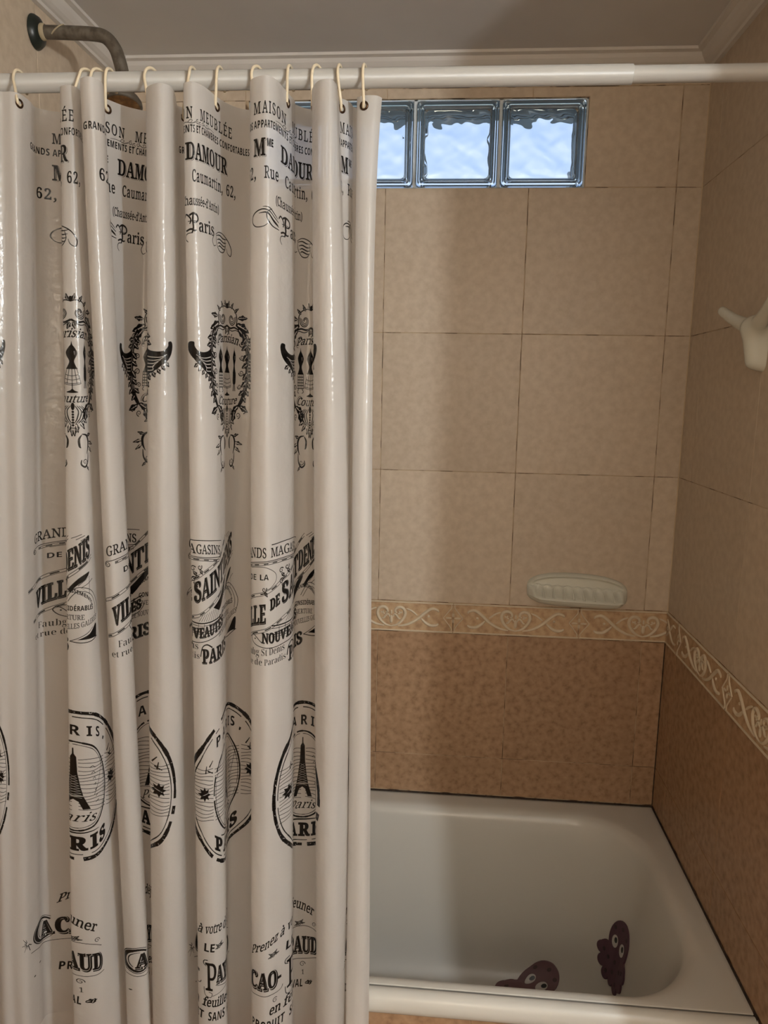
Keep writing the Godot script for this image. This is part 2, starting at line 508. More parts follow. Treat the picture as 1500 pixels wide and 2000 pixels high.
func shell_mesh(half: float, seed_: int) -> ArrayMesh:
	# one pressed glass dish, open to -z: flat face at z = 0 with a raised frame, a wavy inner face, side walls 38 mm deep
	var wave := FastNoiseLite.new()
	wave.seed = seed_
	wave.frequency = 15.0
	wave.fractal_octaves = 2
	wave.noise_type = FastNoiseLite.TYPE_SIMPLEX_SMOOTH
	var st := begin()
	var loops := [   # half width, corner radius, z: from the back of the outer wall over the frame to the face
		[half, 0.010, -0.038], [half, 0.010, -0.006], [half - 0.0004, 0.0097, -0.0040], [half - 0.0014, 0.009, -0.0020], [half - 0.0028, 0.0085, -0.0006], [half - 0.0045, 0.008, 0.0], [half - 0.008, 0.007, -0.0012], [half - 0.0105, 0.007, -0.0008], [half - 0.013, 0.0065, 0.0],
		[half - 0.0165, 0.006, -0.0022], [half - 0.019, 0.005, -0.0026]]
	var inner := [   # and the inside, from the wavy face back out to the rim
		[half - 0.0205, 0.010, -0.0105], [half - 0.0165, 0.011, -0.0135], [half - 0.0125, 0.011, -0.020], [half - 0.0105, 0.010, -0.038]]
	var n := 5
	var ring := func(l: Array) -> Array:
		var a := []
		for p in rounded(l[0], l[1], n): a.append(Vector3(p.x, p.y, l[2]))
		return a
	st.set_smooth_group(-1)
	var sew := func(a: Array, b: Array) -> void:
		for i in a.size():
			var j := (i + 1) % a.size()
			quad(st, a[i], a[j], b[j], b[i])
	for i in loops.size() - 1: sew.call(ring.call(loops[i]), ring.call(loops[i + 1]))
	for i in inner.size() - 1: sew.call(ring.call(inner[i]), ring.call(inner[i + 1]))
	sew.call(ring.call(inner[-1]), ring.call(loops[0]))
	# faces as rings shrinking to the middle
	st.set_smooth_group(0)
	var steps := 30
	for side in 2:
		var l: Array = loops[-1] if side == 0 else inner[0]
		var rings := []
		for s in steps + 1:
			var k := 1.0 - float(s) / steps
			var a := []
			for p in ring.call(l):
				var q := Vector3(p.x * k, p.y * k, p.z)
				if side == 1 and s > 0:
					var edge := smoothstep(0.0, 0.12, 1.0 - k)
					q.z += edge * (0.0026 * wave.get_noise_2d(q.x + 0.6 * q.y, q.y) + 0.0008)
				a.append(q)
			# the ring has only corner points: fill its straight sides
			var full := []
			for i in a.size():
				var b: Vector3 = a[(i + 1) % a.size()]
				full.append(a[i])
				if i % n == n - 1:
					for t in range(1, 24):
						var q2: Vector3 = a[i].lerp(b, t / 24.0)
						if side == 1 and s > 0:
							var edge2 := smoothstep(0.0, 0.12, 1.0 - k)
							q2.z = l[2] + edge2 * (0.0026 * wave.get_noise_2d(q2.x + 0.6 * q2.y, q2.y) + 0.0008)
						full.append(q2)
			rings.append(full)
		for s in steps:
			if side == 0: sew.call(rings[s], rings[s + 1])
			else: sew.call(rings[s + 1], rings[s])
	return done(st)

func window() -> void:
	var st := begin()
	st.set_smooth_group(-1)
	var y0 := 1.9992
	var y1 := 2.1943
	for k in 5:   # mortar between and beside the blocks
		var x := -0.2640 - 0.1963 * k
		box(st, Vector3(x - (0.0040 if k > 0 else 0.0046), y0, -0.082), Vector3(x + (0.0040 if k < 4 else 0.0034), y1, -0.006))
	box(st, Vector3(-1.0495, y0, -0.082), Vector3(-0.2640, y0 + 0.0033, -0.006))
	box(st, Vector3(-1.0495, y1 - 0.0033, -0.082), Vector3(-0.2640, y1, -0.006))
	for r in [[-1.0495, y0, -0.264, y0 + 0.003], [-1.0495, y1 - 0.003, -0.264, y1], [-1.0495, y0 + 0.003, -1.0465, y1 - 0.003], [-0.267, y0 + 0.003, -0.264, y1 - 0.003]]:   # the painted reveal outside
		box(st, Vector3(r[0], r[1], -0.158), Vector3(r[2], r[3], -0.0825))
	var w := struct_("window_1", done(st), mat(Color(0.84, 0.87, 0.89), 0.9), "row of square glass blocks high in the back wall letting in daylight", "window")
	var glass := mat(Color(0.94, 0.972, 0.988, 0.0), 0.0)
	glass.refraction_enabled = true
	glass.refraction_scale = 0.05
	for k in 4:
		var b := Node3D.new()
		b.name = numbered("glass_block", w)
		w.add_child(b, true)
		b.position = Vector3(-0.2640 - 0.0988 - 0.1963 * k, 2.0967, 0.0015)
		part("front_face", shell_mesh(0.0950, 40 + k), glass, b)
		part("back_face", shell_mesh(0.0950, 60 + k), glass, b, Transform3D(Basis(Vector3.UP, PI), Vector3(0, 0, -0.0785)))

# ---------------------------------------------------------------- the tub
const TUB := [   # right, left, back, front, corner radius, height: loops from the wall over the rim down to the floor
	[-0.0012, -1.3688, 0.0012, 0.6585, 0.003, 0.4752], [-0.0025, -1.3675, 0.0025, 0.6565, 0.004, 0.4762], [-0.030, -1.335, 0.034, 0.6500, 0.10, 0.4764], [-0.046, -1.318, 0.051, 0.6435, 0.15, 0.4754],
	[-0.056, -1.308, 0.061, 0.6360, 0.160, 0.4715], [-0.064, -1.300, 0.069, 0.6290, 0.165, 0.4630], [-0.070, -1.294, 0.075, 0.6235, 0.168, 0.4480],
	[-0.082, -1.282, 0.087, 0.6120, 0.168, 0.400], [-0.104, -1.262, 0.104, 0.5970, 0.165, 0.300], [-0.128, -1.240, 0.121, 0.5800, 0.160, 0.190], [-0.146, -1.225, 0.136, 0.5650, 0.155, 0.128],
	[-0.166, -1.207, 0.154, 0.5470, 0.150, 0.094], [-0.195, -1.18, 0.180, 0.5210, 0.140, 0.074], [-0.26, -1.12, 0.235, 0.4700, 0.110, 0.064], [-0.42, -0.95, 0.32, 0.3900, 0.034, 0.0610], [-0.60, -0.78, 0.352, 0.3560, 0.0019, 0.0605]]
const TUB_N := 16   # points in a corner and along each side
var tub_grid := []

func tub_loop(l: Array) -> PackedVector3Array:
	var out := PackedVector3Array()
	var xr: float = l[0]
	var xl: float = l[1]
	var zb: float = l[2]
	var zf: float = l[3]
	var r: float = l[4]
	var cs := [Vector2(xr - r, zb + r), Vector2(xr - r, zf - r), Vector2(xl + r, zf - r), Vector2(xl + r, zb + r)]
	for c in 4:   # back right, front right, front left, back left
		var a0: float = [-PI / 2, 0.0, PI / 2, PI][c]
		for k in TUB_N:
			var a := a0 + PI / 2 * k / (TUB_N - 1)
			out.append(Vector3(cs[c].x + r * cos(a), l[5], cs[c].y + r * sin(a)))
		var n: Vector2 = cs[(c + 1) % 4]
		var a1 := a0 + PI / 2
		var from: Vector2 = cs[c] + r * Vector2(cos(a1), sin(a1))
		var to: Vector2 = n + r * Vector2(cos(a1), sin(a1))
		for k in range(1, TUB_N):
			var p := from.lerp(to, float(k) / TUB_N)
			out.append(Vector3(p.x, l[5], p.y))
	return out

func tub_point(s: float, t: float) -> Vector3:
	var i := clampi(int(t), 0, tub_grid.size() - 2)
	var n: int = tub_grid[0].size()
	var k := int(floor(s))
	var fs := s - k
	var a: Vector3 = tub_grid[i][posmod(k, n)].lerp(tub_grid[i][posmod(k + 1, n)], fs)
	var b: Vector3 = tub_grid[i + 1][posmod(k, n)].lerp(tub_grid[i + 1][posmod(k + 1, n)], fs)
	return a.lerp(b, t - i)

func tub() -> void:
	var o := base("bathtub")
	tag(o, "white enamelled built-in bathtub with rounded inner corners and rolled front rim", "bathtub")
	var st := begin()
	st.set_smooth_group(0)
	for l in TUB.size() - 1:   # resample between the loops so the curves stay round
		for k in 4:
			var f := k / 4.0
			var row := []
			var p0: Array = TUB[maxi(l - 1, 0)]
			var p1: Array = TUB[l]
			var p2: Array = TUB[l + 1]
			var p3: Array = TUB[mini(l + 2, TUB.size() - 1)]
			for c in 6: row.append(lerpf(p1[c], p2[c], f) if l < 2 or l > 12 else cubic_interpolate(p1[c], p2[c], p0[c], p3[c], f))
			tub_grid.append(tub_loop(row))
	tub_grid.append(tub_loop(TUB[-1]))
	var n: int = tub_grid[0].size()
	for i in tub_grid.size() - 1:
		for k in n:
			var j := (k + 1) % n
			quad(st, tub_grid[i][j], tub_grid[i][k], tub_grid[i + 1][k], tub_grid[i + 1][j])
	part("basin", done(st), M.enamel, o)
	# the rolled lip along the front, past a fine groove
	st = begin()
	st.set_smooth_group(0)
	var prof := [[0.652, 0.4722], [0.6588, 0.4732], [0.6602, 0.4745], [0.6640, 0.4759], [0.6700, 0.4755], [0.6762, 0.4725], [0.6815, 0.4665], [0.6845, 0.4585], [0.6850, 0.4500], [0.6828, 0.4420], [0.6785, 0.4365], [0.6720, 0.4340], [0.650, 0.4335]]
	for i in prof.size() - 1:
		for k in 24:
			var xa := lerpf(LEFT + 0.001, -0.001, k / 24.0)
			var xb := lerpf(LEFT + 0.001, -0.001, (k + 1) / 24.0)
			quad(st, Vector3(xb, prof[i][1], prof[i][0]), Vector3(xa, prof[i][1], prof[i][0]), Vector3(xa, prof[i + 1][1], prof[i + 1][0]), Vector3(xb, prof[i + 1][1], prof[i + 1][0]))
	part("front_lip", done(st), M.enamel, o)
	# hidden from here, but a tub has them: the waste at the left end
	st = begin()
	lathe(st, [[0.034, 0.0], [0.033, 0.004], [0.026, 0.005], [0.022, 0.002], [0.0, 0.001]], 24)
	part("drain", done(st), mat(Color(0.7, 0.7, 0.7), 0.25, 1.0), o, Transform3D(Basis(), Vector3(-1.02, 0.0625, 0.354)))

	octopus(Vector2(12.8, 35.2), 0.02, 1.34, Color(0.33, 0.215, 0.26), "purple octopus bath sticker stretched up the rounded corner of the tub")
	octopus(Vector2(0.6, 49.8), -0.36, 1.42, Color(0.42, 0.30, 0.31), "purple octopus bath sticker half hidden low behind the front rim, arms out left")

func octopus(at: Vector2, turn: float, size: float, c: Color, label: String) -> void:
	# a thin rubber cut-out that follows the curve of the tub; at = place on the tub's own (round, down) grid
	var o := base("octopus_sticker")
	tag(o, label, "bath sticker", "octopus stickers in the tub")
	var head := PackedVector2Array()
	for k in 40: head.append(Vector2(0.0, 0.038) + Vector2(cos(TAU * k / 40) * 0.031, sin(TAU * k / 40) * 0.037))
	var shape := head
	var arms := [[[0.0, 0.01], [0.0, -0.030]], [[-0.008, 0.008], [-0.017, -0.012], [-0.019, -0.031]], [[0.008, 0.008], [0.017, -0.012], [0.019, -0.031]], [[-0.01, 0.010], [-0.026, -0.002], [-0.035, -0.016]], [[0.01, 0.010], [0.026, -0.002], [0.035, -0.016]], [[-0.012, 0.012], [-0.030, 0.012], [-0.043, 0.004]], [[0.012, 0.012], [0.028, 0.010], [0.037, 0.002]]]
	for a in arms:
		var line := smooth2(a, 6)
		for i in line.size():
			var blob := PackedVector2Array()
			var r := lerpf(0.0135, 0.0085, float(i) / line.size()) + 0.0012 * sin(i * 1.9)
			for k in 20: blob.append(line[i] + Vector2(cos(TAU * k / 20), sin(TAU * k / 20)) * r)
			var m := Geometry2D.merge_polygons(shape, blob)
			var best := 0
			for q in m.size():
				if m[q].size() > m[best].size(): best = q
			shape = m[best]
	if Geometry2D.is_polygon_clockwise(shape): shape.reverse()
	var n: int = tub_grid[0].size()
	var p := tub_point(at.x, at.y)
	var per_s := (tub_point(at.x + 0.5, at.y) - tub_point(at.x - 0.5, at.y)).length()
	var per_t := (tub_point(at.x, at.y + 0.5) - tub_point(at.x, at.y - 0.5)).length()
	var lay := func(q: Vector2, h: float) -> Vector3:
		var w := q.rotated(turn) * size
		# walk over the surface in small steps so that lengths stay true
		var s := at.x
		var t := at.y
		for k in 12:
			var ls := maxf((tub_point(s + 0.5, t) - tub_point(s - 0.5, t)).length(), 0.001)
			var lt := maxf((tub_point(s, t + 0.25) - tub_point(s, t - 0.25)).length() * 2.0, 0.001)
			s += w.x / 12.0 / ls
			t -= w.y / 12.0 / lt
		var a := tub_point(s + 0.4, t) - tub_point(s - 0.4, t)
		var b := tub_point(s, t + 0.4) - tub_point(s, t - 0.4)
		return tub_point(s, t) + b.cross(a).normalized() * h
	var cut := func(poly: PackedVector2Array, h0: float, h1: float, bev: float) -> ArrayMesh:
		var st := begin()
		st.set_smooth_group(-1)
		var ring := []
		var top := inset(poly, bev)
		for q in poly.size():
			var k := (q + 1) % poly.size()
			quad(st, lay.call(poly[q], h0), lay.call(poly[k], h0), lay.call(poly[k], h1 - bev), lay.call(poly[q], h1 - bev))
			quad(st, lay.call(poly[q], h1 - bev), lay.call(poly[k], h1 - bev), lay.call(top[k], h1), lay.call(top[q], h1))
		# fill with a point grid so that the sheet bends
		var pts := PackedVector2Array(top)
		for gx in range(-9, 10):
			for gy in range(-8, 12):
				var q := Vector2(gx, gy) * 0.0075
				if Geometry2D.is_point_in_polygon(q, inset(top, 0.0015)): pts.append(q)
		var t := Geometry2D.triangulate_delaunay(pts)
		for q in range(0, t.size(), 3):
			var a := pts[t[q]]
			var b := pts[t[q + 1]]
			var d := pts[t[q + 2]]
			if not Geometry2D.is_point_in_polygon((a + b + d) / 3.0, top): continue
			if (b - a).cross(d - a) < 0.0:
				var s := b
				b = d
				d = s
			tri(st, lay.call(a, h1), lay.call(b, h1), lay.call(d, h1))
		return done(st)
	var disc := func(m: Vector2, rx: float, ry: float, k: int) -> PackedVector2Array:
		var a := PackedVector2Array()
		for q in k: a.append(m + Vector2(cos(TAU * q / k) * rx, sin(TAU * q / k) * ry))
		return a
	var rubber := mat(c, 0.55)
	part("body", cut.call(shape, 0.0, 0.0042, 0.0008), rubber, o)
	var white := mat(Color(0.74, 0.72, 0.70), 0.35)
	var black := mat(Color(0.02, 0.02, 0.025), 0.3)
	for s in [-1.0, 1.0]:
		var e: MeshInstance3D = part("eye", cut.call(disc.call(Vector2(0.0125 * s, 0.034), 0.0085, 0.0105, 22), 0.004, 0.0052, 0.0004), white, o)
		part("pupil", cut.call(disc.call(Vector2(0.0125 * s + 0.002, 0.0372), 0.0042, 0.0048, 18), 0.005, 0.0058, 0.0003), black, e)
	var dark := mat(c.darkened(0.35), 0.5)
	for q in [[-0.02, 0.055], [0.019, 0.057], [0.001, 0.064], [0.0, 0.004], [0.0, -0.014], [-0.02, 0.0], [0.02, 0.0], [-0.018, -0.024], [0.018, -0.024], [-0.034, 0.006], [0.030, 0.006]]:
		part("dot", cut.call(disc.call(Vector2(q[0], q[1]), 0.0036, 0.0036, 12), 0.004, 0.0049, 0.0003), dark, o)

# ---------------------------------------------------------------- printing on the curtain
# The print is drawn once per repeat (36 cm) on five sheets of ink, in the curtain's own measures: across from the left end of the wording, and height in the room.
class Sheet:
	var w := 1024
	var h := 0
	var top := 0.0
	var ink := PackedFloat32Array()
	func _init(y_top: float, y_bottom: float) -> void:
		top = y_top
		h = int(round((y_top - y_bottom) * 2844.44))
		ink.resize(w * h)
	func fill(contours: Array, v := 1.0) -> void:   # contours in metres, non-zero winding
		var edges := []
		var lo := 1e9
		var hi := -1e9
		for c in contours:
			var n: int = c.size()
			for i in n:
				var a: Vector2 = Vector2(c[i].x, top - c[i].y) * 2844.44
				var d: Vector2 = c[(i + 1) % n]
				var b: Vector2 = Vector2(d.x, top - d.y) * 2844.44
				if absf(a.y - b.y) < 1e-6: continue
				edges.append([a, b, 1] if a.y < b.y else [b, a, -1])
				lo = minf(lo, minf(a.y, b.y))
				hi = maxf(hi, maxf(a.y, b.y))
		for row in range(maxi(int(floor(lo)), 0), mini(int(ceil(hi)), h)):
			var cover := {}
			var any := false
			for sub in 4:
				var y := row + (sub + 0.5) / 4.0
				var xs := []
				for e in edges:
					if e[0].y <= y and y < e[1].y: xs.append([e[0].x + (e[1].x - e[0].x) * (y - e[0].y) / (e[1].y - e[0].y), e[2]])
				if xs.is_empty(): continue
				xs.sort_custom(func(p, q): return p[0] < q[0])
				var wind := 0
				for i in xs.size() - 1:
					wind += xs[i][1]
					if wind == 0: continue
					var x0: float = xs[i][0]
					var x1: float = xs[i + 1][0]
					for x in range(int(floor(x0)), int(floor(x1)) + 1):
						cover[x] = cover.get(x, 0.0) + 0.25 * (minf(x1, x + 1.0) - maxf(x0, float(x)))
						any = true
			if not any: continue
			for x in cover:
				var at: int = row * w + posmod(x, w)
				var k := minf(cover[x], 1.0)
				ink[at] = ink[at] * (1.0 - k) + v * k
	func texture(vinyl: Color, black: Color) -> ImageTexture:
		var d := PackedByteArray()
		d.resize(w * h * 4)
		var a := [vinyl.r8, vinyl.g8, vinyl.b8, vinyl.a8]
		var b := [black.r8, black.g8, black.b8, black.a8]
		for i in w * h:
			var k := ink[i]
			for c in 4: d[i * 4 + c] = a[c] if k <= 0.0 else int(lerpf(a[c], b[c], k))
		return ImageTexture.create_from_image(Image.create_from_data(w, h, false, Image.FORMAT_RGBA8, d))

func font(called: String) -> RID:
	if not fonts.has(called):
		var f := SystemFont.new()
		f.font_names = PackedStringArray(["Droid Sans" if called.begins_with("sans") else "Droid Serif"])
		f.font_weight = 700 if called.ends_with("bold") else 400
		fonts[called] = [f, f.get_rids()[0]]
	return fonts[called][1]

func outline(f: RID, ch: String, grow := 0.0) -> Dictionary:   # glyph contours with a cap height of about 1, y up
	var size := 128
	var g := ts.font_get_glyph_index(f, size, ch.unicode_at(0), 0)
	var d: Dictionary = ts.font_get_glyph_contours(f, size, g)
	var k := 1.0 / (0.714 * size)
	var out := []
	var start := 0
	for last in d.contours:
		var pts := []
		for i in range(start, last + 1):
			var q: Vector3 = d.points[i]
			var v := Vector2(q.x, -q.y) * k
			var on := int(q.z) & 1
			if not pts.is_empty() and on == 0 and pts[-1][1] == 0: pts.append([(pts[-1][0] + v) / 2.0, 1])
			pts.append([v, on])
		if pts[0][1] == 0 and pts[-1][1] == 0: pts.append([(pts[0][0] + pts[-1][0]) / 2.0, 1])
		var line := PackedVector2Array()
		var n := pts.size()
		for i in n:
			if pts[i][1] == 1: line.append(pts[i][0])
			else:
				var p0: Vector2 = pts[(i + n - 1) % n][0]
				var p2: Vector2 = pts[(i + 1) % n][0]
				for s in [0.25, 0.5, 0.75]: line.append(p0.lerp(pts[i][0], s).lerp(pts[i][0].lerp(p2, s), s))
		if line.size() > 2:
			if grow != 0.0: line = inset(line, grow if outer_is_ccw(d) else -grow)
			out.append(line)
		start = last + 1
	return {"c": out, "w": ts.font_get_glyph_advance(f, size, g).x * k}

func outer_is_ccw(d: Dictionary) -> bool:
	return not d.orientation

func words(s: Sheet, text: String, called: String, x0: float, x1: float, h: float, ya: float, ym := 1e9, yb := 1e9, look := {}) -> void:
	# one line of lettering from x0 to x1 whose baseline runs through ya, ym (middle) and yb; look: slant, grow, dx, dy, v, h1 (height at the end)
	var f := font(called)
	if ym > 1e8: ym = ya
	if yb > 1e8: yb = ya
	var total := 0.0
	var gl := []
	for ch in text:
		var g := outline(f, ch, look.get("grow", 0.0))
		g.w += look.get("space", 0.0)
		gl.append([g, total])
		total += g.w
	var kx := (x1 - x0) / total
	var slant: float = look.get("slant", 0.0)
	var h1: float = look.get("h1", h)
	for g in gl:
		var cs := []
		for c in g[0].c:
			var line := PackedVector2Array()
			for p in c:
				var x: float = x0 + (g[1] + p.x) * kx
				var t := (x - x0) / (x1 - x0)
				var y := ya * (1 - t) * (1 - 2 * t) + ym * 4 * t * (1 - t) + yb * t * (2 * t - 1)
				var hh := lerpf(h, h1, t)
				line.append(Vector2(x + p.y * hh * slant + look.get("dx", 0.0), y + p.y * hh + look.get("dy", 0.0)))
			cs.append(line)
		s.fill(cs, look.get("v", 1.0))

func pen(s: Sheet, pts: PackedVector2Array, w0: float, w1 := -1.0, v := 1.0, swell := 0.0) -> void:   # a line whose width runs from w0 to w1
	if w1 < 0.0: w1 = w0
	var n := pts.size()
	var a := PackedVector2Array()
	var b := PackedVector2Array()
	for i in n:
		var d := (pts[mini(i + 1, n - 1)] - pts[maxi(i - 1, 0)]).normalized()
		var t := float(i) / maxi(n - 1, 1)
		var w := lerpf(w0, w1, t) / 2.0 + swell / 2.0 * sin(PI * t)
		a.append(pts[i] + Vector2(-d.y, d.x) * w)
		b.append(pts[i] - Vector2(-d.y, d.x) * w)
	for i in n - 1: s.fill([ccw(PackedVector2Array([a[i], b[i], b[i + 1], a[i + 1]]))] if i % 1 == 0 else [], v)

func ccw(p: PackedVector2Array) -> PackedVector2Array:
	if Geometry2D.is_polygon_clockwise(p): p.reverse()
	return p

func oval(x: float, y: float, rx: float, ry := -1.0, turn := 0.0, n := 24) -> PackedVector2Array:
	var p := PackedVector2Array()
	if ry < 0.0: ry = rx
	for k in n: p.append(Vector2(x, y) + Vector2(cos(TAU * k / n) * rx, sin(TAU * k / n) * ry).rotated(turn))
	return p

func spiral(x: float, y: float, r: float, a0: float, turns: float, r_in := 0.15) -> PackedVector2Array:
	var p := PackedVector2Array()
	var n := int(absf(turns) * 16.0) + 4
	for k in n + 1:
		var t := float(k) / n
		var rr := r * lerpf(1.0, r_in, t)
		p.append(Vector2(x + rr * cos(a0 + TAU * turns * t), y + rr * sin(a0 + TAU * turns * t)))
	return p

func leaf(s: Sheet, x: float, y: float, len_: float, wid: float, a: float, dark := 0.6) -> void:   # an acanthus leaf: outline, dark belly, pale vein
	var up := PackedVector2Array()
	var n := 10
	for k in n + 1:
		var t := float(k) / n
		up.append(Vector2(len_ * t, wid * sin(PI * pow(t, 0.8)) * (1.0 + 0.22 * sin(t * 16.0))).rotated(a) + Vector2(x, y))
	for k in n + 1:
		var t := 1.0 - float(k) / n
		up.append(Vector2(len_ * t, -wid * 0.7 * sin(PI * pow(t, 0.8)) * (1.0 + 0.2 * sin(t * 16.0 + 1.0))).rotated(a) + Vector2(x, y))
	s.fill([ccw(up)])
	var mid := PackedVector2Array()
	for k in 5: mid.append(Vector2(len_ * (0.12 + 0.68 * k / 4.0), wid * (0.15 if dark > 0.5 else 0.0)).rotated(a) + Vector2(x, y))
	pen(s, mid, wid * (0.34 if dark > 0.5 else 0.9), wid * 0.1, 0.0)
	for k in 3:
		var t := 0.25 + 0.22 * k
		pen(s, PackedVector2Array([Vector2(len_ * t, wid * 0.1).rotated(a) + Vector2(x, y), Vector2(len_ * (t + 0.13), wid * 0.62).rotated(a) + Vector2(x, y)]), wid * 0.14, wid * 0.05, 0.0)

func pts2(a: Array, per := 6) -> PackedVector2Array:
	return smooth2(a, per)

func sheet_wording(s: Sheet) -> void:
	words(s, "MAISON", "serif", 0.037, 0.1015, 0.0148, 1.8930, 1.8935, 1.8930, {"space": 0.22, "grow": -0.018})
	words(s, "MEUBLÉE", "serif", 0.1165, 0.199, 0.0148, 1.8930, 1.8935, 1.8930, {"space": 0.22, "grow": -0.018})
	# the little tendril between the lines
	pen(s, pts2([[0.076, 1.8872], [0.088, 1.8885], [0.098, 1.8868], [0.106, 1.8892]]), 0.0004, 0.0010)
	pen(s, pts2([[0.154, 1.8868], [0.143, 1.8883], [0.133, 1.8866], [0.126, 1.8890]]), 0.0004, 0.0010)
	for q in [[0.110, 1.8895, 1.0], [0.1225, 1.8895, -1.0], [0.1162, 1.8870, 1.0]]:
		pen(s, spiral(q[0], q[1], 0.0034, 1.2, 1.3 * q[2]), 0.0009, 0.0005)
	pen(s, pts2([[0.092, 1.8878], [0.095, 1.8912], [0.099, 1.8904], [0.097, 1.888]]), 0.0006)
	pen(s, pts2([[0.139, 1.8876], [0.136, 1.8910], [0.132, 1.8902], [0.134, 1.888]]), 0.0006)
	words(s, "GRANDS APPARTEMENTS ET CHAMBRES CONFORTABLES", "sansbold", 0.0, 0.235, 0.0098, 1.8742, 1.8752, 1.8742, {"space": 0.06})
	for pass_ in 3:   # letters with a thin detached shadow line
		var look: Dictionary = [{"dx": 0.0013, "dy": -0.0011, "grow": -0.02}, {"grow": -0.045, "v": 0.0, "dx": 0.0004, "dy": -0.0003}, {"grow": -0.012}][pass_]
		words(s, "M", "serifbold", 0.0365, 0.0565, 0.0225, 1.8394, 1e9, 1e9, look)
		words(s, "DAMOUR", "serifbold", 0.0875, 0.186, 0.0225, 1.8394, 1e9, 1e9, look)
	words(s, "ME", "sansbold", 0.0585, 0.0715, 0.0098, 1.8515, 1e9, 1e9, {"grow": -0.03})
	words(s, "62,", "serif", 0.0175, 0.043, 0.0155, 1.8105, 1e9, 1e9, {"space": 0.1, "grow": -0.022})
	words(s, "Rue", "serif", 0.054, 0.084, 0.0155, 1.8105, 1e9, 1e9, {"space": 0.1, "grow": -0.022})
	words(s, "Caumartin,", "serif", 0.097, 0.1765, 0.0155, 1.8105, 1e9, 1e9, {"space": 0.12, "grow": -0.022})
	words(s, "62,", "serif", 0.184, 0.208, 0.0155, 1.8105, 1e9, 1e9, {"space": 0.1, "grow": -0.022})
	words(s, "(Chaussée-d'Antin)", "serif", 0.0765, 0.1655, 0.0118, 1.7790, 1e9, 1e9, {"space": 0.03, "grow": -0.02})
	# Paris in black letter: broad-nib strokes
	var nib := func(a: Array, w: float) -> void: pen(s, pts2(a, 5), w, w * 0.7, 1.0, w * 0.25)
	nib.call([[0.0835, 1.7620], [0.0875, 1.7665], [0.0915, 1.7640], [0.0945, 1.7590], [0.0930, 1.7535]], 0.0018)
	nib.call([[0.0985, 1.7690], [0.0975, 1.7590], [0.0985, 1.7490], [0.0960, 1.7410]], 0.0028)
	nib.call([[0.0925, 1.7650], [0.0985, 1.7680], [0.1060, 1.7655], [0.1080, 1.7600], [0.1040, 1.7560], [0.0985, 1.7555]], 0.0024)
	nib.call([[0.0880, 1.7440], [0.0945, 1.7465], [0.1010, 1.7445], [0.1045, 1.7460]], 0.0022)
	nib.call([[0.0960, 1.7415], [0.0890, 1.7400], [0.0868, 1.7340], [0.0905, 1.7290]], 0.0010)
	nib.call([[0.0905, 1.7570], [0.1045, 1.7580]], 0.0008)
	words(s, "aris", "serifbold", 0.1095, 0.1505, 0.0170, 1.7440, 1e9, 1e9, {"slant": -0.05, "space": 0.02})
	nib.call([[0.1475, 1.7445], [0.1440, 1.7375], [0.1480, 1.7310], [0.1545, 1.7330]], 0.0010)
	# pen flourishes on both sides
	pen(s, pts2([[0.0645, 1.7545], [0.0545, 1.7480], [0.0420, 1.7475], [0.0345, 1.7545], [0.0375, 1.7640], [0.0500, 1.7700], [0.0640, 1.7680], [0.0740, 1.7610], [0.0830, 1.7560]]), 0.0006, 0.0011, 1.0, 0.0006)
	pen(s, pts2([[0.0460, 1.7650], [0.0600, 1.7655], [0.0720, 1.7570], [0.0820, 1.7520]]), 0.0004, 0.0006, 1.0, 0.0016)
	pen(s, pts2([[0.0520, 1.7735], [0.0640, 1.7725], [0.0740, 1.7655], [0.0815, 1.7600]]), 0.0004, 0.0005, 1.0, 0.0010)
	pen(s, pts2([[0.0690, 1.7715], [0.0600, 1.7665], [0.0600, 1.7580], [0.0700, 1.7490], [0.0840, 1.7465]]), 0.0004, 0.0008, 1.0, 0.0012)
	pen(s, pts2([[0.0665, 1.7600], [0.0740, 1.7545], [0.0835, 1.7500]]), 0.0004, 0.0005, 1.0, 0.0016)
	pen(s, pts2([[0.1540, 1.7480], [0.1640, 1.7530], [0.1760, 1.7520], [0.1900, 1.7440], [0.1980, 1.7330], [0.1960, 1.7240], [0.1880, 1.7270], [0.1850, 1.7340]]), 0.0006, 0.0005, 1.0, 0.0010)
	for q in [0.0, 0.0055, 0.0105, 0.0150]:
		pen(s, pts2([[0.1560 + q * 0.4, 1.7470 - q], [0.1660, 1.7490 - q], [0.1760, 1.7460 - q], [0.1860 - q * 0.3, 1.7465 - q]]), 0.0005, 0.0004, 1.0, 0.0014)
	pen(s, pts2([[0.1560, 1.7480], [0.1565, 1.7370], [0.1650, 1.7270], [0.1760, 1.7265], [0.1820, 1.7350], [0.1800, 1.7450]]), 0.0005, 0.0006, 1.0, 0.0008)

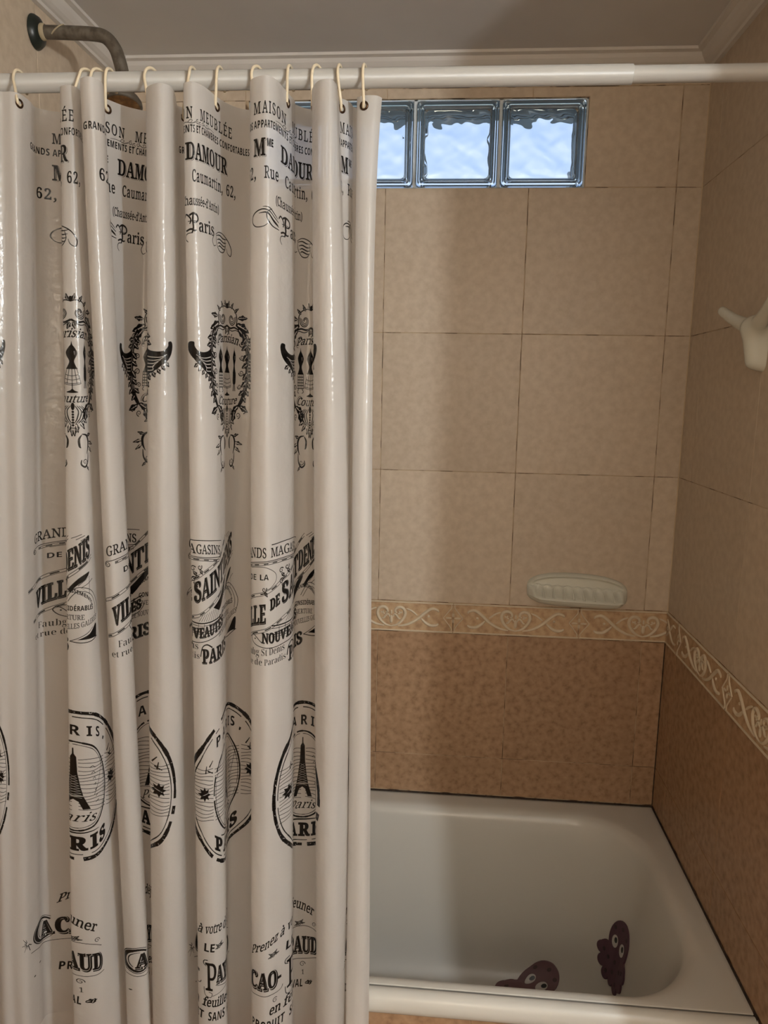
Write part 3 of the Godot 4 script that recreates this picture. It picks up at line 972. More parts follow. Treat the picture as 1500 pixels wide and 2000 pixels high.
func sheet_couture(s: Sheet) -> void:
	var c := 0.187
	for m in [-1.0, 1.0]:
		var P := func(a: Array, per := 6) -> PackedVector2Array: return pts2(a.map(func(q): return [c + q[0] * m, q[1]]), per)
		var L := func(x: float, y: float, l: float, w: float, a: float, d := 0.6) -> void: leaf(s, c + x * m, y, l, w, a if m > 0 else PI - a, d)
		# crown: two big volutes with petals over them
		for k in 3: pen(s, spiral(c + 0.0135 * m, 1.6315, 0.0118 - 0.0032 * k, PI / 2 - 1.2 * m, -1.15 * m), 0.0017 - 0.0003 * k, 0.0006)
		pen(s, P.call([[0.0, 1.6470], [0.010, 1.6490], [0.022, 1.6440], [0.028, 1.6330], [0.026, 1.6210]]), 0.0012, 0.0022)
		for q in [[0.004, 1.648, 0.011, 1.35], [0.012, 1.646, 0.012, 1.0], [0.021, 1.641, 0.013, 0.6]]: L.call(q[0], q[1], q[2], 0.0028, q[3])
		pen(s, P.call([[0.0, 1.6210], [0.010, 1.6175], [0.022, 1.6190], [0.034, 1.6150]]), 0.0030, 0.0022)
		pen(s, P.call([[0.004, 1.6170], [0.014, 1.6135], [0.026, 1.6150], [0.036, 1.6110]]), 0.0014, 0.0010)
		L.call(0.002, 1.6175, 0.011, 0.0034, -1.2)
		# shoulders: leaves running down to the sides
		L.call(0.026, 1.6240, 0.030, 0.0075, -0.42)
		L.call(0.030, 1.6175, 0.026, 0.0060, -0.75)
		L.call(0.030, 1.6330, 0.020, 0.0045, 0.05)
		for q in [[0.047, 1.6030, 0.0062], [0.052, 1.5930, 0.0048], [0.041, 1.6060, 0.0042]]: pen(s, spiral(c + q[0] * m, q[1], q[2], PI / 2, -1.3 * m), 0.0013, 0.0006)
		# the sides: a thick scrolling stem with overlapping leaves inside and out
		pen(s, P.call([[0.040, 1.6150], [0.0485, 1.5960], [0.0515, 1.5680], [0.0500, 1.5400], [0.0435, 1.5150], [0.0340, 1.4980]]), 0.0060, 0.0050, 1.0, 0.0030)
		pen(s, P.call([[0.0415, 1.6100], [0.0480, 1.5930], [0.0505, 1.5680], [0.0492, 1.5430], [0.0430, 1.5190]]), 0.0010, 0.0007, 0.0)
		pen(s, P.call([[0.0455, 1.6060], [0.0520, 1.5900], [0.0540, 1.5680], [0.0522, 1.5440], [0.0465, 1.5220]]), 0.0008, 0.0006, 0.0)
		for q in [[0.047, 1.6040, 0.014, 0.0052, -2.3], [0.049, 1.5930, 0.014, 0.0050, -2.5], [0.051, 1.5790, 0.015, 0.0054, -2.35], [0.051, 1.5650, 0.014, 0.0050, -2.6], [0.050, 1.5510, 0.015, 0.0054, -2.2], [0.048, 1.5370, 0.013, 0.0048, -2.4], [0.044, 1.5230, 0.013, 0.0046, -2.5],
				[0.049, 1.6010, 0.012, 0.0046, -0.25], [0.051, 1.5910, 0.012, 0.0046, -0.35], [0.052, 1.5440, 0.012, 0.0046, -0.75], [0.050, 1.5340, 0.012, 0.0046, -0.85], [0.047, 1.5230, 0.012, 0.0044, -0.9], [0.042, 1.5130, 0.011, 0.0042, -1.0]]:
			L.call(q[0], q[1], q[2], q[3], q[4])
		pen(s, spiral(c + 0.0395 * m, 1.5950, 0.0056, PI, 1.5 * m), 0.0016, 0.0007)
		pen(s, spiral(c + 0.0395 * m, 1.5740, 0.0046, PI, 1.4 * m), 0.0014, 0.0006)
		pen(s, spiral(c + 0.0385 * m, 1.5500, 0.0050, PI, 1.5 * m), 0.0015, 0.0006)
		pen(s, spiral(c + 0.0350 * m, 1.5290, 0.0042, PI, 1.4 * m), 0.0013, 0.0006)
		# wings: a dark upper edge that curls up at the tip, feathered below
		s.fill([ccw(P.call([[0.050, 1.5850], [0.060, 1.5790], [0.072, 1.5770], [0.083, 1.5790], [0.0895, 1.5850], [0.0905, 1.5910], [0.0975, 1.5915], [0.1000, 1.5850], [0.0965, 1.5740], [0.0880, 1.5640], [0.0760, 1.5560], [0.0640, 1.5480], [0.0520, 1.5420]]))])
		for k in 5:
			pen(s, P.call([[0.053, 1.5710 - 0.0052 * k], [0.064, 1.5690 - 0.0046 * k], [0.076 - 0.003 * k, 1.5690 - 0.0034 * k], [0.087 - 0.005 * k, 1.5730 - 0.0036 * k]]), 0.0015, 0.0008, 0.0)
		for q in [[0.056, 1.5450, -1.25], [0.063, 1.5480, -1.1], [0.070, 1.5520, -0.95], [0.077, 1.5565, -0.8], [0.084, 1.5610, -0.65]]: L.call(q[0], q[1], 0.0095, 0.0036, q[2])
		pen(s, spiral(c + 0.0945 * m, 1.5885, 0.0044, -PI / 2, 1.0 * m), 0.0016, 0.0007)
		# foot of the frame
		L.call(0.034, 1.5000, 0.026, 0.0060, -2.55)
		L.call(0.036, 1.4980, 0.020, 0.0055, -0.5)
		L.call(0.024, 1.4930, 0.024, 0.0065, -1.9)
		pen(s, spiral(c + 0.0440 * m, 1.4930, 0.0062, -PI / 2, 1.4 * m), 0.0015, 0.0006)
		pen(s, spiral(c + 0.0330 * m, 1.4840, 0.0050, -PI / 2, 1.3 * m), 0.0013, 0.0006)
		for k in 4: pen(s, P.call([[0.003 + 0.003 * k, 1.4960], [0.008 + 0.0042 * k, 1.4880], [0.006 + 0.0038 * k, 1.4770], [0.002 + 0.0025 * k, 1.4700]]), 0.0006, 0.0006, 1.0, 0.0011)
		for q in [[0.004, 1.4700, 0.015, -1.35], [0.009, 1.4730, 0.015, -0.95], [0.014, 1.4770, 0.012, -0.6], [0.001, 1.4640, 0.014, -1.5]]: L.call(q[0], q[1], q[2], 0.0032, q[3], 0.0)
		# hanging curls under it
		pen(s, P.call([[0.012, 1.4540], [0.021, 1.4520], [0.026, 1.4440], [0.025, 1.4330], [0.021, 1.4240]]), 0.0007, 0.0005, 1.0, 0.0034)
		pen(s, P.call([[0.012, 1.4530], [0.008, 1.4460], [0.0085, 1.4360], [0.0105, 1.4330]]), 0.0007, 0.0007, 1.0, 0.0026)
		pen(s, P.call([[0.0140, 1.4510], [0.0195, 1.4480], [0.0225, 1.4420]]), 0.0004, 0.0004, 0.0, 0.0008)
		L.call(0.022, 1.4510, 0.014, 0.0030, 0.25)
		L.call(0.026, 1.4420, 0.018, 0.0032, -0.25, 0.0)
		L.call(0.026, 1.4350, 0.016, 0.0028, -0.65, 0.0)
		pen(s, P.call([[0.025, 1.4260], [0.0235, 1.4130], [0.0170, 1.4045], [0.0105, 1.4080], [0.0110, 1.4150]]), 0.0010, 0.0010, 1.0, 0.0016)
		pen(s, spiral(c + 0.0170 * m, 1.4120, 0.0046, 0.0, 1.2 * m), 0.0010, 0.0005)
		L.call(0.020, 1.4060, 0.010, 0.0022, -0.9)
	s.fill([oval(c, 1.6505, 0.0030, 0.0040)])
	s.fill([oval(c, 1.4950, 0.0026, 0.0055)])
	for k in 6: s.fill([oval(c, 1.4870 - 0.0040 * k, 0.0017)])
	words(s, "Parisian", "serif", c - 0.0325, c + 0.0310, 0.0120, 1.5925, 1.5960, 1.5925, {"slant": 0.42, "grow": -0.02})
	pen(s, pts2([[c - 0.0275, 1.5900], [c - 0.0320, 1.5920], [c - 0.0290, 1.6030], [c - 0.0210, 1.6070], [c - 0.0180, 1.6020]]), 0.0006, 0.0009)
	words(s, "Couture", "serif", c - 0.0300, c + 0.0290, 0.0112, 1.5030, 1.5010, 1.5030, {"slant": 0.42, "grow": -0.02})
	pen(s, pts2([[c - 0.0160, 1.5120], [c - 0.0220, 1.5160], [c - 0.0290, 1.5100], [c - 0.0295, 1.5030]]), 0.0006, 0.0009)
	# three dressmaker's figures
	for q in [[0.0, 1.0], [-0.0215, 0.78], [0.0225, 0.48]]:
		var x: float = c + q[0]
		var k: float = q[1]
		var F := func(a: Array) -> PackedVector2Array: return ccw(pts2(a.map(func(z): return [x + z[0] * k, z[1]]) , 5))
		s.fill([F.call([[0.0, 1.5905], [0.0012, 1.5850], [0.0045, 1.5810], [0.0082, 1.5745], [0.0070, 1.5690], [0.0034, 1.5610], [0.0068, 1.5525], [0.0075, 1.5500], [-0.0075, 1.5500], [-0.0068, 1.5525], [-0.0034, 1.5610], [-0.0070, 1.5690], [-0.0082, 1.5745], [-0.0045, 1.5810], [-0.0012, 1.5850]])])
		pen(s, pts2([[x + 0.0038 * k, 1.5760], [x + 0.0044 * k, 1.5700]], 3), 0.0010, 0.0005, 0.0)
		if q[0] == 0.0:   # wire skirt and turned foot
			for w in [-1.0, -0.55, 0.0, 0.55, 1.0]: pen(s, pts2([[x + 0.0070 * w, 1.5505], [x + 0.0100 * w, 1.5400], [x + 0.0128 * w, 1.5285]]), 0.0007)
			for w in [[1.5420, 0.0098], [1.5360, 0.0112], [1.5285, 0.0128], [1.5305, 0.0124]]: pen(s, pts2([[x - w[1], w[0]], [x, w[0] - 0.0022], [x + w[1], w[0]]]), 0.0007)
			pen(s, pts2([[x, 1.5290], [x, 1.5200]], 3), 0.0010)
			s.fill([F.call([[0.0, 1.5215], [0.0030, 1.5185], [0.0085, 1.5160], [0.0, 1.5148], [-0.0085, 1.5160], [-0.0030, 1.5185]])])
		elif q[0] < 0.0:   # checked skirt
			for w in 5: pen(s, pts2([[x - 0.0062 + 0.0031 * w, 1.5510], [x - 0.0070 + 0.0035 * w, 1.5270]], 3), 0.0008)
			for w in 6: pen(s, pts2([[x - 0.0066, 1.5500 - 0.0044 * w], [x + 0.0066, 1.5500 - 0.0044 * w]], 3), 0.0010)
			for w in [-1.0, 1.0]: pen(s, pts2([[x + 0.004 * w, 1.5270], [x + 0.0068 * w, 1.5225], [x + 0.0035 * w, 1.5205]]), 0.0012, 0.0008)
		else:
			s.fill([F.call([[-0.0075, 1.5510], [0.0075, 1.5510], [0.0085, 1.5390], [0.0060, 1.5330], [-0.0060, 1.5330], [-0.0085, 1.5390]])])
			for w in [-1.0, 0.0, 1.0]: pen(s, pts2([[x + 0.0015 * w, 1.5335], [x + 0.0032 * w, 1.5220]]), 0.0010, 0.0014)

func band(s: Sheet, a: Array, w: float) -> void:   # a ribbon edge: two fine lines with dashes between
	var l := pts2(a, 8)
	for o in [-0.5, 0.5]:
		var q := PackedVector2Array()
		for p in l: q.append(p + Vector2(0, w * o))
		pen(s, q, 0.0007)
	for i in range(0, l.size() - 3, 4): pen(s, l.slice(i, i + 3), w * 0.38)

func letters(s: Sheet, text: String, x0: float, x1: float, h: float, ya: float, ym: float, yb: float, h1 := -1.0) -> void:   # heavy letters with a light streak and a shadow
	var hh := h if h1 < 0.0 else h1
	words(s, text, "serifbold", x0, x1, h, ya, ym, yb, {"h1": hh, "grow": -0.035, "dx": 0.0011, "dy": -0.0009})
	words(s, text, "serifbold", x0, x1, h, ya, ym, yb, {"h1": hh, "grow": -0.02, "v": 0.0, "dx": -0.0001})
	words(s, text, "serifbold", x0, x1, h, ya, ym, yb, {"h1": hh, "grow": -0.005})

func sheet_store(s: Sheet) -> void:
	# top line and its rule
	words(s, "GRANDS", "serif", 0.0035, 0.0600, 0.0150, 1.2700, 1.2770, 1.2790, {"grow": -0.012})
	words(s, "MAGASINS", "serif", 0.0680, 0.1530, 0.0140, 1.2795, 1.2790, 1.2720, {"grow": -0.012})
	pen(s, pts2([[0.0050, 1.2540], [0.0020, 1.2560], [0.0030, 1.2615], [0.0100, 1.2640], [0.0300, 1.2690], [0.0620, 1.2740], [0.1000, 1.2745], [0.1500, 1.2690]]), 0.0010, 0.0009)
	pen(s, spiral(0.0050, 1.2580, 0.0038, -PI / 2, 1.3), 0.0010, 0.0006)
	band(s, [[0.0160, 1.2610], [0.0400, 1.2670], [0.0720, 1.2710], [0.1100, 1.2700], [0.1480, 1.2640]], 0.0032)
	pen(s, pts2([[0.0700, 1.2985], [0.1000, 1.3000], [0.1300, 1.2975], [0.1580, 1.2930]]), 0.0013, 0.0008)
	# DE LA in its oval, with sprays
	words(s, "DE LA", "sansbold", 0.0260, 0.0640, 0.0088, 1.2430, 1.2445, 1.2455, {"grow": 0.01})
	pen(s, pts2([[0.0300, 1.2620], [0.0560, 1.2650], [0.0760, 1.2560], [0.0790, 1.2440], [0.0680, 1.2330], [0.0560, 1.2300]]), 0.0007)
	for q in [[0.0900, 1.2560, 1.0], [0.1010, 1.2590, -1.0], [0.0905, 1.2395, 1.0], [0.0560, 1.2310, -1.0]]:
		pen(s, spiral(q[0], q[1], 0.0046, 0.6, 1.2 * q[2]), 0.0016, 0.0007)
		leaf(s, q[0], q[1] - 0.004, 0.010, 0.0030, -0.9)
	# the great sloping ribbon
	band(s, [[-0.0080, 1.1960], [0.0300, 1.2160], [0.0700, 1.2300], [0.1100, 1.2500], [0.1500, 1.2680], [0.1780, 1.2960]], 0.0048)
	band(s, [[0.0000, 1.1420], [0.0350, 1.1600], [0.0800, 1.1760], [0.1200, 1.1940], [0.1650, 1.2230], [0.2120, 1.2660]], 0.0046)
	letters(s, "VILLE", 0.0080, 0.0580, 0.0300, 1.1600, 1.1730, 1.1800, 0.0285)
	letters(s, "DE", 0.0660, 0.0860, 0.0165, 1.1985, 1.2020, 1.2060)
	letters(s, "SAINT", 0.0900, 0.1640, 0.0310, 1.2035, 1.2160, 1.2330, 0.0330)
	letters(s, "DENIS", 0.1655, 0.2080, 0.0310, 1.2370, 1.2510, 1.2690, 0.0320)
	for q in 4: pen(s, pts2([[0.1820 + 0.006 * q, 1.2945 - 0.002 * q], [0.1960 + 0.004 * q, 1.3010 - 0.002 * q]], 3), 0.0007)
	# fold of the ribbon, hatching and the drum below it
	s.fill([ccw(pts2([[0.1300, 1.1930], [0.1500, 1.2060], [0.1740, 1.2290], [0.1720, 1.2180], [0.1560, 1.1960], [0.1450, 1.1860]], 5))])
	for k in 9: pen(s, PackedVector2Array([Vector2(0.0980 + 0.005 * k, 1.1740), Vector2(0.1060 + 0.0050 * k, 1.1840 + 0.0012 * k)]), 0.0006)
	for q in [[1.1740, 0.0018], [1.1700, 0.0008], [1.1605, 0.0014], [1.1570, 0.0008]]:
		pen(s, pts2([[0.0700, q[0]], [0.1000, q[0] - 0.003], [0.1400, q[0]], [0.1620, q[0] + 0.008]]), q[1])
	for k in 6: pen(s, PackedVector2Array([Vector2(0.085 + 0.012 * k, 1.1590), Vector2(0.085 + 0.012 * k, 1.1700)]), 0.0007)
	# lower scroll with NOUVEAUTES
	pen(s, pts2([[0.0520, 1.1480], [0.0380, 1.1600], [0.0330, 1.1540], [0.0450, 1.1430], [0.0800, 1.1395], [0.1200, 1.1440], [0.1540, 1.1530], [0.1660, 1.1680]]), 0.0010)
	s.fill([oval(0.0410, 1.1535, 0.0011)])
	letters(s, "NOUVEAUTÉS", 0.0510, 0.1600, 0.0155, 1.1490, 1.1490, 1.1610, 0.0160)
	# roundel and boxes at the right
	pen(s, pts2([[0.1720, 1.1960], [0.1880, 1.2170], [0.2120, 1.2100], [0.2260, 1.1880], [0.2240, 1.1680]]), 0.0010, 0.0008)
	pen(s, pts2([[0.1760, 1.1940], [0.1900, 1.2110], [0.2090, 1.2050], [0.2200, 1.1880], [0.2190, 1.1720]]), 0.0008)
	s.fill([ccw(pts2([[0.1760, 1.2130], [0.1900, 1.2310], [0.2060, 1.2420], [0.2000, 1.2300], [0.1870, 1.2190], [0.1800, 1.2080]], 5))])
	pen(s, PackedVector2Array([Vector2(0.1900, 1.2200), Vector2(0.2060, 1.2350), Vector2(0.2060, 1.2060), Vector2(0.1940, 1.2170), Vector2(0.2140, 1.2300)]), 0.0008)
	words(s, "AGRANDISSEMENTS", "sansbold", 0.1530, 0.2120, 0.0062, 1.1930, 1.2090, 1.1870, {})
	words(s, "CONSIDÉRABLES", "sansbold", 0.1560, 0.2140, 0.0078, 1.1780, 1.1800, 1.1810, {})
	words(s, "OUVERTURE", "serif", 0.1500, 0.1980, 0.0078, 1.1640, 1.1650, 1.1660, {})
	words(s, "DE NOUVELLES GALERIES", "serif", 0.1430, 0.2240, 0.0082, 1.1440, 1.1510, 1.1640, {})
	s.fill([ccw(pts2([[0.1880, 1.1330], [0.2060, 1.1430], [0.2220, 1.1570], [0.2220, 1.1350]], 4))])
	pen(s, pts2([[0.1780, 1.1300], [0.1950, 1.1285], [0.2120, 1.1310], [0.2240, 1.1360]]), 0.0012)
	pen(s, pts2([[0.1780, 1.1300], [0.1960, 1.1400], [0.2120, 1.1520]]), 0.0008)
	# address
	words(s, "Faubg St Denis", "serifbold", 0.0140, 0.0960, 0.0112, 1.1260, 1.1280, 1.1290, {"grow": 0.03})
	words(s, "et rue de Paradis", "serifbold", 0.0040, 0.0980, 0.0100, 1.1095, 1.1125, 1.1140, {"grow": 0.03})
	letters(s, "PARIS", 0.1020, 0.1760, 0.0230, 1.1080, 1.1085, 1.1160, 0.0200)
	pen(s, pts2([[0.1000, 1.1180], [0.1040, 1.1330], [0.1140, 1.1370], [0.1260, 1.1310]]), 0.0016, 0.0022)

func sheet_stamp(s: Sheet) -> void:
	var c := 0.180
	var y := 0.886
	var ring := func(rx: float, ry: float, w: float, broken: float) -> void:
		var n := 60
		for k in n:
			var a := TAU * k / n
			var b := TAU * (k + 1.04) / n
			var r := RandomNumberGenerator.new()
			r.seed = k * 13 + int(rx * 1e5)
			if r.randf() < broken: continue
			var p := PackedVector2Array()
			for q in 4:
				var t := lerpf(a, b, q / 3.0)
				p.append(Vector2(c + rx * cos(t), y + ry * sin(t)))
			pen(s, p, w * r.randf_range(0.7, 1.1))
	ring.call(0.1050, 0.1270, 0.0066, 0.10)
	ring.call(0.0975, 0.1190, 0.0016, 0.12)
	ring.call(0.0560, 0.0770, 0.0030, 0.06)
	ring.call(0.0520, 0.0725, 0.0010, 0.08)
	# worn nicks in the heavy ring
	var r := RandomNumberGenerator.new()
	r.seed = 5
	for k in 60:
		var a := r.randf() * TAU
		var p := Vector2(c + 0.1050 * cos(a), y + 0.1270 * sin(a))
		pen(s, PackedVector2Array([p, p + Vector2(r.randf_range(-0.004, 0.004), r.randf_range(-0.004, 0.004))]), 0.0009, 0.0005, 0.0)
	# wording round the ring
	words(s, "PARIS,", "sansbold", c - 0.0500, c + 0.0660, 0.0170, 0.9640, 0.9740, 0.9560, {"space": 0.42})
	words(s, "PARIS", "serifbold", c - 0.0560, c + 0.0560, 0.0230, 0.7950, 0.7745, 0.7950, {"space": 0.16, "grow": -0.05})
	for m in [-1.0, 1.0]:   # stars of the postmark
		var star := PackedVector2Array()
		for k in 16: star.append(Vector2(c + 0.0765 * m, y + 0.004) + Vector2.from_angle(TAU * k / 16) * (0.0125 if k % 2 == 0 else 0.0072))
		s.fill([star])
		pen(s, PackedVector2Array([Vector2(c + 0.0700 * m, y + 0.006), Vector2(c + 0.0820 * m, y + 0.001)]), 0.0010, 0.0010, 0.0)
		for q in [[0.066, 0.936, 0.9], [0.070, 0.930, -0.4], [0.074, 0.925, 1.4]]:
			pen(s, PackedVector2Array([Vector2(c + q[0] * m, q[1]), Vector2(c + q[0] * m, q[1]) + Vector2.from_angle(q[2]) * 0.013]), 0.0024, 0.0012)
	# cancelling lines
	for k in 15:
		var yy := 0.932 - 0.0062 * k
		for q in [[-0.094, -0.058], [-0.054, -0.002], [0.006, 0.054], [0.058, 0.094]]:
			var l := []
			for i in 5: l.append([c + lerpf(q[0], q[1], i / 4.0), yy + 0.0013 * sin(i * 1.3 + k + q[0] * 40.0)])
			pen(s, pts2(l, 3), 0.0008)
	for k in 7: pen(s, pts2([[c + 0.020 + 0.002 * k, 0.918 - 0.010 * k], [c + 0.024 + 0.002 * k, 0.921 - 0.010 * k], [c + 0.029, 0.917 - 0.010 * k]], 3), 0.0008)
	pen(s, pts2([[c + 0.046, 0.925], [c + 0.038, 0.895], [c + 0.026, 0.870]]), 0.0007)
	# the iron tower
	s.fill([ccw(PackedVector2Array([Vector2(c - 0.0008, 0.9520), Vector2(c - 0.0012, 0.9420), Vector2(c - 0.0040, 0.9370), Vector2(c - 0.0050, 0.9100), Vector2(c - 0.0085, 0.8850), Vector2(c - 0.0120, 0.8690), Vector2(c - 0.0200, 0.8470), Vector2(c - 0.0110, 0.8470), Vector2(c - 0.0060, 0.8600), Vector2(c, 0.8640), Vector2(c + 0.0060, 0.8600), Vector2(c + 0.0110, 0.8470), Vector2(c + 0.0200, 0.8470), Vector2(c + 0.0120, 0.8690), Vector2(c + 0.0085, 0.8850), Vector2(c + 0.0050, 0.9100), Vector2(c + 0.0040, 0.9370), Vector2(c + 0.0012, 0.9420), Vector2(c + 0.0008, 0.9520)]))])
	for k in 9:
		var t := k / 9.0
		var hw := lerpf(0.004, 0.011, t)
		var yy := lerpf(0.905, 0.866, t)
		pen(s, PackedVector2Array([Vector2(c - hw, yy), Vector2(c + hw, yy - 0.004)]), 0.0005, 0.0005, 0.0)
		pen(s, PackedVector2Array([Vector2(c + hw, yy), Vector2(c - hw, yy - 0.004)]), 0.0005, 0.0005, 0.0)
	pen(s, PackedVector2Array([Vector2(c - 0.012, 0.8700), Vector2(c + 0.012, 0.8700)]), 0.0012, 0.0012, 0.0)
	words(s, "Paris", "serif", c - 0.0300, c + 0.0270, 0.0150, 0.8240, 0.8250, 0.8265, {"slant": 0.5})
	pen(s, pts2([[c - 0.040, 0.8130], [c - 0.018, 0.8060], [c + 0.008, 0.8055], [c + 0.034, 0.8110]]), 0.0012, 0.0006, 1.0, 0.0016)

func sheet_cocoa(s: Sheet) -> void:
	words(s, "Prenez à votre déjeuner", "serif", 0.0330, 0.2040, 0.0165, 0.6180, 0.6480, 0.6260, {"slant": 0.22, "grow": -0.02})
	words(s, "LE", "sansbold", 0.0950, 0.1200, 0.0150, 0.6130, 1e9, 1e9, {"slant": 0.1})
	for q in [[0.075, 0.6180], [0.131, 0.6210], [0.178, 0.6100]]:
		pen(s, spiral(q[0], q[1], 0.0050, 0.3, 1.3), 0.0013, 0.0007)
		for a in [0.2, 0.9, 2.6, 3.4]: leaf(s, q[0], q[1], 0.011, 0.0020, a)
	# CACAO-PAYRAUD in heavy shaded letters with big first letters
	var big := func(t: String, x0: float, x1: float, h: float, y0: float) -> void:
		words(s, t, "serif", x0, x1, h, y0, 1e9, 1e9, {"grow": -0.075, "dx": 0.0016, "dy": -0.0012})
		words(s, t, "serif", x0, x1, h, y0, 1e9, 1e9, {"grow": -0.045, "v": 0.0, "dx": 0.0002})
		words(s, t, "serifbold", x0, x1, h, y0, 1e9, 1e9, {"grow": -0.01})
	# the first C is a great open ring with the A standing inside it
	var ring := func(rx: float, ry: float, w: float, a0: float, a1: float) -> void:
		var p := PackedVector2Array()
		for k in 33:
			var a := lerpf(a0, a1, k / 32.0)
			p.append(Vector2(0.0145 + rx * cos(a), 0.5755 + ry * sin(a)))
		pen(s, p, w * 0.45, w * 0.45, 1.0, w * 0.6)
	ring.call(0.0165, 0.0200, 0.0050, 0.75, TAU - 0.85)
	ring.call(0.0205, 0.0240, 0.0014, 0.9, TAU - 0.7)
	ring.call(0.0115, 0.0150, 0.0012, 1.3, TAU - 1.5)
	words(s, "A", "serif", 0.0095, 0.0285, 0.0265, 0.5615, 1e9, 1e9, {"grow": -0.09, "v": 0.0})
	big.call("A", 0.0100, 0.0280, 0.0260, 0.5615)
	big.call("CAO", 0.0300, 0.0820, 0.0300, 0.5600)
	words(s, "-", "serifbold", 0.0825, 0.0900, 0.0340, 0.5600)
	words(s, "P", "serif", 0.0975, 0.1235, 0.0500, 0.5420, 1e9, 1e9, {"grow": -0.012})
	pen(s, pts2([[0.1010, 0.5860], [0.0960, 0.5900], [0.0970, 0.5960], [0.1040, 0.5975]]), 0.0010, 0.0016)
	big.call("AYRAUD", 0.1215, 0.2140, 0.0300, 0.5560)
	pen(s, pts2([[-0.010, 0.5530], [0.010, 0.5465], [0.050, 0.5480], [0.085, 0.5490], [0.092, 0.5560]]), 0.0009)
	pen(s, pts2([[0.120, 0.5520], [0.160, 0.5440], [0.200, 0.5450], [0.218, 0.5510]]), 0.0009)
	pen(s, pts2([[0.160, 0.6030], [0.190, 0.6060], [0.214, 0.5980]]), 0.0009)
	pen(s, spiral(0.2060, 0.6100, 0.0048, 0.0, 1.4), 0.0010, 0.0006)
	for a in 9: pen(s, PackedVector2Array([Vector2(-0.0150, 0.5770) + Vector2.from_angle(2.0 + 0.42 * a) * 0.003, Vector2(-0.0150, 0.5770) + Vector2.from_angle(2.0 + 0.42 * a) * (0.0165 if a % 2 else 0.010)]), 0.0013, 0.0006)
	pen(s, pts2([[0.096, 0.5470], [0.098, 0.5330], [0.108, 0.5290], [0.112, 0.5360], [0.105, 0.5390]]), 0.0009)
	pen(s, pts2([[0.112, 0.5320], [0.128, 0.5360], [0.150, 0.5420]]), 0.0007)
	pen(s, spiral(0.0780, 0.5360, 0.0050, 0.8, 1.3), 0.0010, 0.0006)
	pen(s, spiral(0.1840, 0.5330, 0.0056, 0.0, 1.4), 0.0011, 0.0006)
	words(s, "en feuilles", "serif", 0.0660, 0.1560, 0.0160, 0.5120, 1e9, 1e9, {"slant": 0.2, "grow": -0.03})
	words(s, "1", "serif", 0.1820, 0.1880, 0.0090, 0.5130)
	words(s, "PRODUIT", "sansbold", 0.0320, 0.0950, 0.0160, 0.4870, 0.4860, 0.4860, {"slant": 0.08, "space": 0.06})
	words(s, "SANS", "sansbold", 0.1020, 0.1420, 0.0160, 0.4860, 0.4860, 0.4870, {"slant": 0.08, "space": 0.06})
	words(s, "RIVAL", "sansbold", 0.1490, 0.1850, 0.0150, 0.4870, 0.4880, 0.4890, {"slant": 0.08, "space": 0.06})
	leaf(s, 0.1890, 0.4950, 0.015, 0.0040, 0.35)
	leaf(s, 0.1970, 0.4930, 0.010, 0.0035, 1.2)
	s.fill([oval(-0.006, 0.5030, 0.0012)])
	s.fill([oval(0.004, 0.5190, 0.0022, 0.0009, 0.3)])

